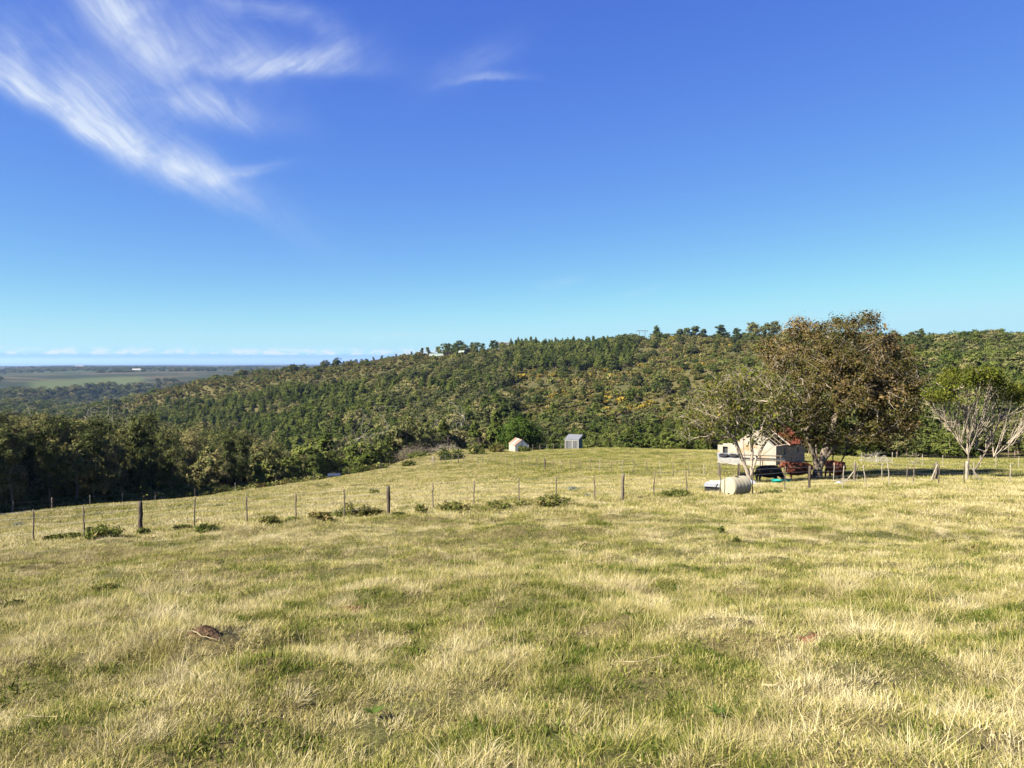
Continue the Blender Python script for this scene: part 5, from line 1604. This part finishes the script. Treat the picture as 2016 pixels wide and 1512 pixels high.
# --- small rusty-roofed shed
def rusty_shed():
    o = frame('rusty_roofed_shed', 1014, 146.5, R(17), 'small cream shed with rust-streaked pitched roof at the far edge of the pasture', 'shed', .1)
    Wg, L, E, PK = 2.9, 4.2, 1.35, 2.45
    MB().box((0, 0, -.5), (.12, L, E)).build('side_wall', M_BRICK, o)
    MB().box((Wg - .12, 0, -.5), (Wg, L, E)).build('side_wall', M_BRICK, o)
    for y in (0.0, L - .12):
        prof = [(.12, -.5), (Wg - .12, -.5), (Wg - .12, E), (Wg / 2, PK - .06), (.12, E)]
        V = [(x, y + .004, z) for x, z in prof] + [(x, y + .12, z) for x, z in prof]
        n = 5
        Fs = [tuple(range(n)), tuple(range(2 * n - 1, n - 1, -1))] + [(i, n + i, n + (i + 1) % n, (i + 1) % n) for i in range(n)]
        MB().add(V, Fs).build('gable_wall', M_ZINC_SHADE if y == 0 else M_BRICK, o)  # front gable's blue-grey puts its shade into the wall colour
    sl = math.hypot(Wg / 2, PK - E) + .15; an = math.atan2(PK - E, Wg / 2)
    for i in range(5):
        c = corrugated(.88, sl, .10, .02)
        ob = c.build('roof_sheet', (M_RUSTSTRIPE, M_RUSTSTRIPE, M_WHITEP, M_RUSTSTRIPE, M_RUSTSTRIPE)[i], o, (-.13 * math.cos(an), L + .12 - i * .86, E + .05 - .13 * math.sin(an)))
        ob.rotation_euler = (an, 0, R(-90))
        c2 = corrugated(.88, sl, .10, .02)
        ob = c2.build('roof_sheet', M_ZINC_SHADE, o, (Wg + .13 * math.cos(an), -.12 + i * .86, E + .05 - .13 * math.sin(an)))
        ob.rotation_euler = (an, 0, R(90))
    MB().box((.55, -.012, -.5), (.62, .002, 1.5)).build('batten', M_WHITEP, o)
    MB().box((1.42, -.012, -.5), (1.50, .002, 2.2)).build('batten', M_DARK, o)
    MB().box((2.2, -.012, -.5), (2.27, .002, 1.5)).build('batten', M_WHITEP, o)
rusty_shed()
# --- slatted shed with a mono-pitch zinc roof
def slatted_shed():
    o = frame('slatted_shed', 1112.5, 139, R(-22), 'pale slatted shed with a grey mono-pitch roof on the crest of the pasture', 'shed', .15)
    Wd, Dp, H0, H1 = 2.7, 2.5, 2.1, 2.75
    for x in (0, 1.42, Wd - .09):
        MB().box((x, -.05, -.2), (x + .09, .04, H0)).build('post', M_WHITEP, o)
    for x in (0, Wd - .09):
        MB().box((x, Dp - .09, -.2), (x + .09, Dp, H1)).build('post', M_WHITEP, o)
    for z in (0.0, H0 - .32):
        MB().box((.09, -.045, z + .08), (Wd - .09, .0, z + .18)).build('rail', M_WHITEP, o)
    n = 11
    for i in range(n):
        x = .16 + (Wd - .40) * i / (n - 1)
        MB().box((x, .004, 0), (x + random.uniform(.06, .11), .03, H0 - .05)).build('slat', M_SLAT, o)
    MB().box((.02, Dp - .03, -.2), (Wd - .02, Dp - .005, H1 - .1)).build('back_wall', M_DARK, o)
    for x in (.0, Wd):
        V = [(x, .05, -.2), (x, Dp - .1, -.2), (x, Dp - .1, H1 - .08), (x, .05, H0 - .02)]
        s = -.03 if x > 1 else .03
        V += [(a + s, b, c) for a, b, c in V]
        MB().add(V, [(0, 1, 2, 3), (7, 6, 5, 4), (0, 4, 5, 1), (1, 5, 6, 2), (2, 6, 7, 3), (3, 7, 4, 0)]).build('side_wall', M_GREENP, o)
    MB().tube([(Wd + .02, .0, H0), (Wd + .02, Dp, H1)], .04, 6).build('barge_board', M_WHITEP, o)
    an = math.atan2(H1 - H0, Dp)
    for i in range(4):
        ob = corrugated(.72, Dp / math.cos(an) + .3, .09, .018).build('roof_sheet', M_GREYS, o, (-.08 + i * .70, -.16, H0 + .02)); ob.rotation_euler = (an, 0, 0)
    MB().box((-.06, -.10, H0 - .10), (Wd + .06, -.055, H0 + .0)).build('fascia', M_WHITEP, o)
slatted_shed()

# --- solar panel on a low stand at the pasture edge
def solar():
    o = frame('solar_panel', 656, 112, R(8), 'low tilted solar panel array at the edge of the left wood', 'solar panel', -.05)
    mf = worn('panel_glass', (0.02, 0.03, 0.055), (0.04, 0.055, 0.09), 3, 0.3, 0.4, bump=0)
    t = R(35)
    for i in range(5):
        ob = MB().box((0, 0, 0), (.36, .6, .03)).build('panel', mf, o, (-.95 + i * .38, -.3, .35), (t, 0, 0))
    fr = MB().box((-.98, -.02, -.05), (.97, .0, .0)).box((-.98, .61, -.05), (.97, .63, .0)).build('frame', M_POST_DK, o, (0, -.3, .35), (t, 0, 0))
    for x in (-.9, .88):
        MB().tube([(x, -.28, -.3), (x, -.28, .33)], .03, 6).build('leg', M_GREYS, o)
        MB().tube([(x, .17, -.3), (x, .17, .64)], .03, 6).build('leg', M_GREYS, o)
solar()

# --- houses on the ridge and far off
M_PALEG = worn('pale_green_roof', (0.20, 0.25, 0.22), (0.28, 0.33, 0.29), 2, .7, .3, bump=0)
def ridge_house(u, y, rz, L, Wd, E, PK, wall, roof, label, nwin, name='house', sink=0):
    x = xat(u, y)
    o = tag(empty(name, (x, y, gz(x, y) - sink), rz), label, 'house')
    MB().box((-L / 2, 0, -1), (L / 2, Wd, E)).build('wall', wall, o)
    V = [(-L / 2 - .4, -.4, E), (L / 2 + .4, -.4, E), (L / 2 + .4, Wd + .4, E), (-L / 2 - .4, Wd + .4, E), (-L / 2 - .3, Wd / 2, PK), (L / 2 + .3, Wd / 2, PK)]
    MB().add(V, [(3, 2, 1, 0), (0, 1, 5, 4), (2, 3, 4, 5), (1, 2, 5), (3, 0, 4)]).build('roof', roof, o)
    for i in range(nwin):
        cx = -L / 2 + L * (i + .5) / nwin
        w = MB().box((cx - .5, -.06, .9), (cx + .5, -.004, 2.1)).build('window', M_WHITEP, o)
        MB().box((cx - .4, -.075, 1.0), (cx + .4, -.062, 2.0)).build('pane', M_GLASS, w)
    MB().box((L * .08, -.07, 0), (L * .08 + .9, -.004, 2.1)).build('door', M_DARK, o)
ridge_house(860, 712, R(14), 12.5, 7, 3.0, 5.4, M_WHITEP, M_PALEG, 'pale green roofed house on the ridge, largest of the three', 4, sink=.9)
ridge_house(906, 706, R(-30), 5.5, 6, 3.4, 6.2, M_WHITEP, M_PALEG, 'small white gabled house among dark trees on the ridge', 2, sink=1.2)
ridge_house(992, 694, R(5), 9, 6, 3.6, 4.2, M_WHITEP, M_WHITEP, 'low white flat-looking house at the skyline right of the dark ridge trees', 3, sink=-2.4)
ridge_house(65, 420, R(20), 9, 7, 3.2, 5.2, M_WHITEP, M_GREYS, 'white house half hidden beyond the left eucalypts', 3, sink=-22)
ridge_house(268, 2950, R(20), 30, 16, 7, 13, M_WHITEP, M_WHITEP, 'tiny white farmhouse on the far green plateau', 4)
ridge_house(155, 5200, R(20), 50, 20, 9, 16, M_WHITEP, M_WHITEP, 'tiny white farm building far off near the coast', 4)

# --- power poles on the ridge
def h_pole():
    y = 672; x = xat(1264, y)
    o = tag(empty('power_pole', (x, y, gz(x, y)), R(6)), 'twin-legged wooden power pole with crossarm on the ridge', 'power pole')
    top = at(1264, 651, y)[2] - o.location.z
    for sx in (-2.6, 2.6):
        MB().tube([(sx, 0, -1), (sx, 0, top + .3)], [.26, .20], 8).build('pole', M_POST_DK, o)
    MB().box((-5.2, -.15, top - .2), (5.2, .15, top + .15)).build('crossarm', M_POST_DK, o)
    for sx in (-4.8, 0, 4.8):
        MB().tube([(sx, 0, top - .2), (sx, 0, top - 1.3)], .12, 6).build('insulator', M_DARK, o)
    for k, sx in enumerate((-4.8, 0, 4.8)):
        a = Vector((x + sx, y, o.location.z + top - 1.3)); b = Vector(at(2250, 676 + 2 * k, 300))
        path = []
        for i in range(25):
            t = i / 24
            p = a.lerp(b, t); p.z -= 9 * 4 * t * (1 - t) * .5
            path.append(p)
        w = MB().tube(path, .012, 4, False).build('power_line', M_POST_DK)
        tag(w, 'thin power line sagging from the ridge pole over the right-hand wood', 'power line', 'power lines from the ridge pole')
h_pole()

# ------------------------------------------------------------------ farm clutter
def tank():
    u, d = 1450, 37.3
    x = xat(u, d)
    o = tag(empty('water_tank', (x + .05, d, gz(x, d) + .46), 0), 'cream plastic water tank lying on its side at the near fence', 'tank')
    o.rotation_euler = (0, 0, R(31))
    Rr, L = .49, 1.22
    prof = [(-L / 2, Rr * .93), (-L / 2 + .035, Rr)]
    s = -L / 2 + .2
    while s < L / 2 - .12:
        prof += [(s, Rr), (s + .025, Rr - .006), (s + .05, Rr)]; s += .26
    prof += [(L / 2 - .05, Rr), (L / 2 + .03, Rr * .86), (L / 2 + .09, Rr * .55), (L / 2 + .11, 0.2)]
    n = 40
    V, Fs = [], []
    for (px, r) in prof:
        for k in range(n):
            a = 2 * math.pi * k / n
            V.append((px, r * math.cos(a), r * math.sin(a)))
    for i in range(len(prof) - 1):
        for k in range(n): Fs.append((i * n + k, (i + 1) * n + k, (i + 1) * n + (k + 1) % n, i * n + (k + 1) % n))
    Fs.append(tuple((len(prof) - 1) * n + k for k in range(n)))
    MB().add(V, Fs).build('shell', M_CREAMT, o, smooth=True)
    V2 = [(-L / 2 - .0, Rr * .93 * math.cos(2 * math.pi * k / n), Rr * .93 * math.sin(2 * math.pi * k / n)) for k in range(n)] + [(-L / 2 - .03, 0, 0)]
    MB().add(V2, [(k, n, (k + 1) % n) for k in range(n)]).build('base', M_CREAMT, o)
    MB().tube([(L / 2 + .10, 0, 0), (L / 2 + .17, 0, 0)], .21, 18).build('lid', M_BLACKP, o)
    MB().tube([(-L / 2 - .02, -.1, -.3), (-L / 2 - .09, -.1, -.3)], .035, 10).build('outlet', M_BLACKP, o)
    MB().tube([(-.05, -.08, Rr - .02), (-.05, -.08, Rr + .015)], .09, 12).build('fitting', M_BLACKP, o)
tank()
def crate():
    d = 40.5; x = xat(1414, d)
    o = tag(empty('black_crate', (x, d, gz(x, d)), R(-22)), 'black open-fronted crate with a grey lid left of the cream tank', 'crate')
    MB().box((-.62, -.32, .0), (.62, -.29, .30)).box((-.62, .29, 0), (.62, .32, .36)).box((-.62, -.29, 0), (-.59, .29, .33)).box((.59, -.29, 0), (.62, .29, .33)).box((-.59, -.29, 0), (.59, .29, .02)).build('body', M_BLACKP, o)
    for k, (a, b) in enumerate(((-.68, -.02), (.04, .70))):
        MB().box((a, -.40, .335), (b, .38, .36)).build('lid', M_GREYS, o, None, (R(5), 0, 0))
crate()
def sheet_pile():
    d = 44; x = xat(1424, d)
    spec = (((0, 0, .05), (R(3), R(4), R(12)), 1.5, .8, 'lowest white roofing sheet in the stack behind the black crate', M_WHITEP),
            ((.05, .05, .13), (R(5), R(-3), R(20)), 1.35, .75, 'middle grey roofing sheet in the stack behind the black crate', M_GREYS),
            ((.0, .12, .22), (R(6), R(7), R(4)), 1.2, .7, 'topmost white roofing sheet in the stack behind the black crate', M_WHITEP))
    for (p, r, lx, ly, lb, m) in spec:
        ob = corrugated(lx, ly, .09, .02).build('roofing_sheet', m, None, (x - lx / 2 + p[0], d - ly / 2 + p[1], gz(x, d) + p[2]), r)
        tag(ob, lb, 'roofing sheet')
    d = 45; x = xat(1466, d)
    ob = corrugated(1.3, .8, .09, .02).build('roofing_sheet', M_GREYS, None, (x - .65, d - .4, gz(x, d) + .3), (R(8), R(4), R(-6)))
    tag(ob, 'dark grey sheet lying just behind the cream tank', 'roofing sheet')
    x = xat(1497, 46.5)
    ob = corrugated(.8, .7, .09, .02).build('roofing_sheet', M_WHITEP, None, (x - .4, 46.2, gz(x, 46.5) + .06), (R(2), R(1), R(5)))
    tag(ob, 'pale sheet flat on the grass between tank and black cow', 'roofing sheet')
    d = 45.5; x = xat(1441, d)
    o = tag(empty('wooden_box', (x, d, gz(x, d)), R(15)), 'small pale wooden box behind the stacked roofing sheets', 'box')
    for z in (.14, .27, .40):
        MB().box((-.25, -.2, z), (.25, -.18, z + .11)).build('plank', M_POST_LT, o)
        MB().box((-.25, .18, z), (.25, .2, z + .11)).build('plank', M_POST_LT, o)
        MB().box((.23, -.18, z), (.25, .18, z + .11)).build('plank', M_POST_LT, o)
    MB().box((-.24, -.17, .12), (.22, .17, .14)).build('bottom', M_POST, o)
sheet_pile()
def tub(u, d, r, h, label, mat):
    x = xat(u, d)
    o = tag(empty('tub', (x, d, gz(x, d)), 0), label, 'tub')
    n = 28
    prof = [(r * .86, 0), (r, h), (r + .03, h), (r + .03, h - .03), (r - .02, h - .02), (r * .84, .03), (0.01, .03)]
    V, Fs = [], []
    for (rr, z) in prof:
        for k in range(n): V.append((rr * math.cos(2 * math.pi * k / n), rr * math.sin(2 * math.pi * k / n), z + .02))
    for i in range(len(prof) - 1):
        for k in range(n): Fs.append((i * n + k, i * n + (k + 1) % n, (i + 1) * n + (k + 1) % n, (i + 1) * n + k))
    MB().add(V, Fs).build('bowl', mat, o, smooth=True)
tub(1531, 50.2, .33, .24, 'turquoise feed tub nearest the black cow', M_TURQ)
tub(1552, 51.2, .30, .20, 'turquoise feed tub under the legs of the red cow', M_TURQ)
def sack():
    d = 45.2; x = xat(1655, d)
    rng = np.random.default_rng(8)
    V, Fs = [], []
    n, m = 14, 8
    for i in range(m + 1):
        t = i / m
        for k in range(n):
            a = 2 * math.pi * k / n
            r = math.sin(math.pi * min(max(t, .06), .94)) ** .6 * (1 + rng.normal(0, .10))
            V.append((-.25 + .5 * t, .15 * r * math.cos(a), .10 + .10 * r * math.sin(a)))
    for i in range(m):
        for k in range(n): Fs.append((i * n + k, i * n + (k + 1) % n, (i + 1) * n + (k + 1) % n, (i + 1) * n + k))
    Fs += [tuple(range(n)), tuple(m * n + k for k in range(n - 1, -1, -1))]
    mt = worn('blue_white_sack', (0.12, 0.28, 0.60), (0.72, 0.76, 0.80), 4, .7, .3, bump=0)
    tag(MB().add(V, Fs).build('plastic_sack', mt, None, (x, d, gz(x, d)), (0, 0, .4), True), 'crumpled blue and white plastic sack on the grass by the near fence', 'sack')
sack()
d_ = 45.8; x_ = xat(1674, d_)
tag(MB().tube([(x_ - .45, d_ - .1, gz(x_ - .45, d_) + .03), (x_, d_, gz(x_, d_) + .35), (x_ + .38, d_ + .1, gz(x_ + .4, d_) + .75)], .035, 6, True, .1).build('leaning_pole', M_POST_LT), 'pale pole leaning on the thick post right of the red cow', 'pole')

# ------------------------------------------------------------------ cattle
M_RED = worn('red_hide', (0.10, 0.026, 0.011), (0.15, 0.042, 0.018), 3, .7, .25, bump=0)
M_BLACK = worn('black_hide', (0.014, 0.011, 0.010), (0.028, 0.021, 0.018), 3, .6, .3, bump=0)
def loft(mb, rings, n=14, up=(0, 0, 1)):
    """rings: (centre, half height, half width) along a path"""
    V, Fs = [], []
    C = [Vector(r[0]) for r in rings]
    for i, (c, hh, hw) in enumerate(rings):
        t = (C[min(i + 1, len(C) - 1)] - C[max(i - 1, 0)]).normalized()
        side = Vector((0, 1, 0)) if abs(t.y) < .9 else Vector((1, 0, 0))
        upv = side.cross(t).normalized() * -1
        side = t.cross(upv).normalized()
        for k in range(n):
            a = 2 * math.pi * k / n
            V.append(Vector(c) + upv * (hh * math.sin(a)) + side * (hw * math.cos(a)))
    for i in range(len(rings) - 1):
        for k in range(n): Fs.append((i * n + k, i * n + (k + 1) % n, (i + 1) * n + (k + 1) % n, (i + 1) * n + k))
    Fs += [tuple(range(n - 1, -1, -1)), tuple((len(rings) - 1) * n + k for k in range(n))]
    mb.add(V, Fs)
def cow(u, d, rz, scale, mat, label, pose):
    x = xat(u, d)
    m = MB()
    loft(m, [((-1.02, 0, 1.14), .08, .07), ((-.95, 0, 1.10), .23, .19), ((-.75, 0, 1.01), .37, .29), ((-.4, 0, .93), .46, .37), ((0, 0, .89), .50, .41), ((.35, 0, .90), .50, .36), ((.60, 0, .94), .46, .30), ((.78, 0, 1.0), .34, .22)])
    if pose == 'graze':
        loft(m, [((.50, 0, 1.0), .40, .24), ((.82, 0, .84), .30, .19), ((1.0, 0, .62), .23, .16), ((1.08, 0, .50), .18, .14)])
        loft(m, [((1.04, 0, .56), .14, .13), ((1.16, 0, .42), .18, .15), ((1.28, 0, .25), .13, .115), ((1.37, 0, .12), .075, .07), ((1.39, 0, .07), .05, .05)])
        ear, ez = (1.10, .50), .06
    else:
        loft(m, [((.45, 0, 1.02), .42, .26), ((.74, 0, 1.08), .36, .22), ((.92, 0, 1.18), .27, .18), ((1.02, 0, 1.26), .20, .15)])
        loft(m, [((.94, 0, 1.36), .13, .13), ((1.05, 0, 1.28), .19, .16), ((1.20, 0, 1.11), .15, .125), ((1.30, 0, .99), .12, .115), ((1.34, 0, .95), .08, .09)])
        ear, ez = (.95, 1.36), .02
    for s in (-1, 1):
        loft(m, [((ear[0], s * .09, ear[1]), .045, .03), ((ear[0] - .02, s * .20, ear[1] + ez), .065, .03), ((ear[0] - .03, s * .30, ear[1] + ez * .5), .03, .025)], 8)
        st = random.uniform(-.1, .1)
        loft(m, [((.48, s * .17, .95), .14, .11), ((.48 + st * .4, s * .17, .62), .11, .095), ((.50 + st, s * .17, .38), .08, .075), ((.48 + st, s * .17, .12), .06, .06), ((.50 + st, s * .17, .02), .075, .07)], 10)
        st = random.uniform(-.1, .1)
        loft(m, [((-.74, s * .16, 1.02), .24, .13), ((-.68 + st * .3, s * .17, .72), .15, .10), ((-.84 + st, s * .17, .44), .085, .078), ((-.80 + st, s * .17, .14), .062, .06), ((-.77 + st, s * .17, .02), .075, .07)], 10)
    loft(m, [((-1.0, 0, 1.22), .04, .04), ((-1.08, 0, .95), .03, .03), ((-1.07, .02, .62), .025, .025), ((-1.06, .02, .42), .05, .04)], 8)
    o = m.build('cow', mat, None, (x, d, gz(x, d) - .02), (0, 0, rz), True)
    o.scale = (scale,) * 3
    rm = o.modifiers.new('skin', 'REMESH'); rm.mode = 'VOXEL'; rm.voxel_size = .028; rm.use_smooth_shade = True
    sm = o.modifiers.new('soft', 'SMOOTH'); sm.factor = .5; sm.iterations = 4
    return tag(o, label, 'cow')
cow(1574, 55.2, R(172), 1.0, M_RED, 'red-brown cow standing side-on against the thick tree trunk', 'up')
cow(1516, 52.5, R(8), .92, M_BLACK, 'black cow grazing under the low shelter beside the turquoise tubs', 'graze')
cow(1646, 53.5, R(-82), 1.0, M_RED, 'red-brown cow facing the camera right of the thick tree trunk', 'up')

# ------------------------------------------------------------------ small things in the foreground grass
M_SOIL = worn('dark_soil', (0.055, 0.035, 0.022), (0.12, 0.075, 0.045), 30, .95, .1, bump=.02)
M_REDSOIL = worn('red_soil', (0.13, 0.06, 0.034), (0.20, 0.105, 0.062), 30, .95, .1, bump=.02)
def mound(u, v, w, h, mat, label, seed, name='earth_mound'):
    p = hit(u, v); rng = np.random.default_rng(seed)
    n, m = 34, 12
    V, Fs = [], []
    for i in range(m):
        t = i / (m - 1)
        for k in range(n):
            a = 2 * math.pi * k / n
            r = w * t * (1 + .2 * math.sin(3 * a + seed) + rng.normal(0, .04))
            x, y = r * math.cos(a), r * math.sin(a) * .7
            z = h * (1 - t * t) + rng.normal(0, h * .22) * (1 - t) + (-.03 * t)
            V.append((x, y, gz(p[0] + x, p[1] + y) - p[2] + z + .01))
    for i in range(m - 1):
        for k in range(n): Fs.append((i * n + k, (i + 1) * n + k, (i + 1) * n + (k + 1) % n, i * n + (k + 1) % n))
    for _ in range(16):
        c = Vector((rng.normal(0, w * .4), rng.normal(0, w * .28), 0)); c.z = gz(p[0] + c.x, p[1] + c.y) - p[2] + h * .7
        s = rng.uniform(.012, .035)
        q = [c + Vector(unit(rng.normal(0, 1, 3)) * s) for _ in range(4)]
        b = len(V); V += q; Fs += [(b, b + 1, b + 2), (b, b + 2, b + 3), (b, b + 3, b + 1), (b + 1, b + 3, b + 2)]
    tag(MB().add(V, Fs).build(name, mat, None, p, None, True), label, 'earth mound')
mound(405, 1247, .20, .045, M_SOIL, 'small dark crumbly mound of earth in the left foreground grass', 3)
mound(690, 1202, .26, .04, M_REDSOIL, 'flat scrape of red soil in the foreground grass', 5)
mound(1592, 1262, .16, .03, M_REDSOIL, 'small reddish patch of soil in the right foreground grass', 7)
mound(505, 1108 + 220, .12, .03, M_SOIL, 'tiny dark mole scrape in the foreground grass below the larger mound', 9)
M_STRAW = worn('dry_straw', (0.26, 0.215, 0.12), (0.36, 0.30, 0.18), 20, .9, .1, bump=0)
def stalk(u, v, L, rz, label, seed, r=.006):
    p = hit(u, v); rng = random.Random(seed)
    path = []
    for i in range(7):
        t = i / 6 - .5
        x, y = L * t * math.cos(rz), L * t * math.sin(rz) + rng.uniform(-.02, .02)
        path.append((x, y, gz(p[0] + x, p[1] + y) - p[2] + .05 + .03 * abs(t)))
    tag(MB().tube(path, [r, r, r, r * .9, r * .8, r * .6, r * .4], 5).build('dry_stalk', M_STRAW, None, p), label, 'dry stalk')
stalk(398, 1262, .34, -.25, 'pale dry stalk lying below the dark earth mound', 1)
stalk(1265, 1312, .50, .12, 'long pale dry stalk lying in the middle of the foreground grass', 2, .005)
stalk(90, 1425, .30, .02, 'pale grass stalk lying flat at the lower left', 3, .004)
stalk(1520, 1362, .14, -.7, 'short thick pale stick in the right foreground grass', 4, .009)
L_WEED = foliage('weed_leaf', [(0.0, (0.06, 0.09, 0.02)), (1.0, (0.10, 0.13, 0.035))], .3)
def rosette(u, v, label, seed, n=11, L=.09):
    p = hit(u, v); rng = np.random.default_rng(seed)
    o = tag(empty('broadleaf_weed', p), label, 'weed')
    for k in range(n):
        a = 2 * math.pi * k / n + rng.normal(0, .2); l = L * rng.uniform(.6, 1.1)
        ca, sa = math.cos(a), math.sin(a)
        V, Fs = [], []
        for i in range(5):
            t = i / 4; w = l * .16 * math.sin(math.pi * min(.97, .12 + .86 * t)); z = .05 + l * (.65 * t - .25 * t * t)
            for s in (-1, 1): V.append((ca * l * t - sa * w * s, sa * l * t + ca * w * s, z))
        for i in range(4): Fs.append((2 * i, 2 * i + 1, 2 * i + 3, 2 * i + 2))
        MB().add(V, Fs).build('leaf', L_WEED, o)
rosette(735, 1418, 'bright green broad-leaved weed in the foreground left of centre', 1)
rosette(1412, 1420, 'bright green broad-leaved weed in the foreground right of centre', 2, 10, .10)
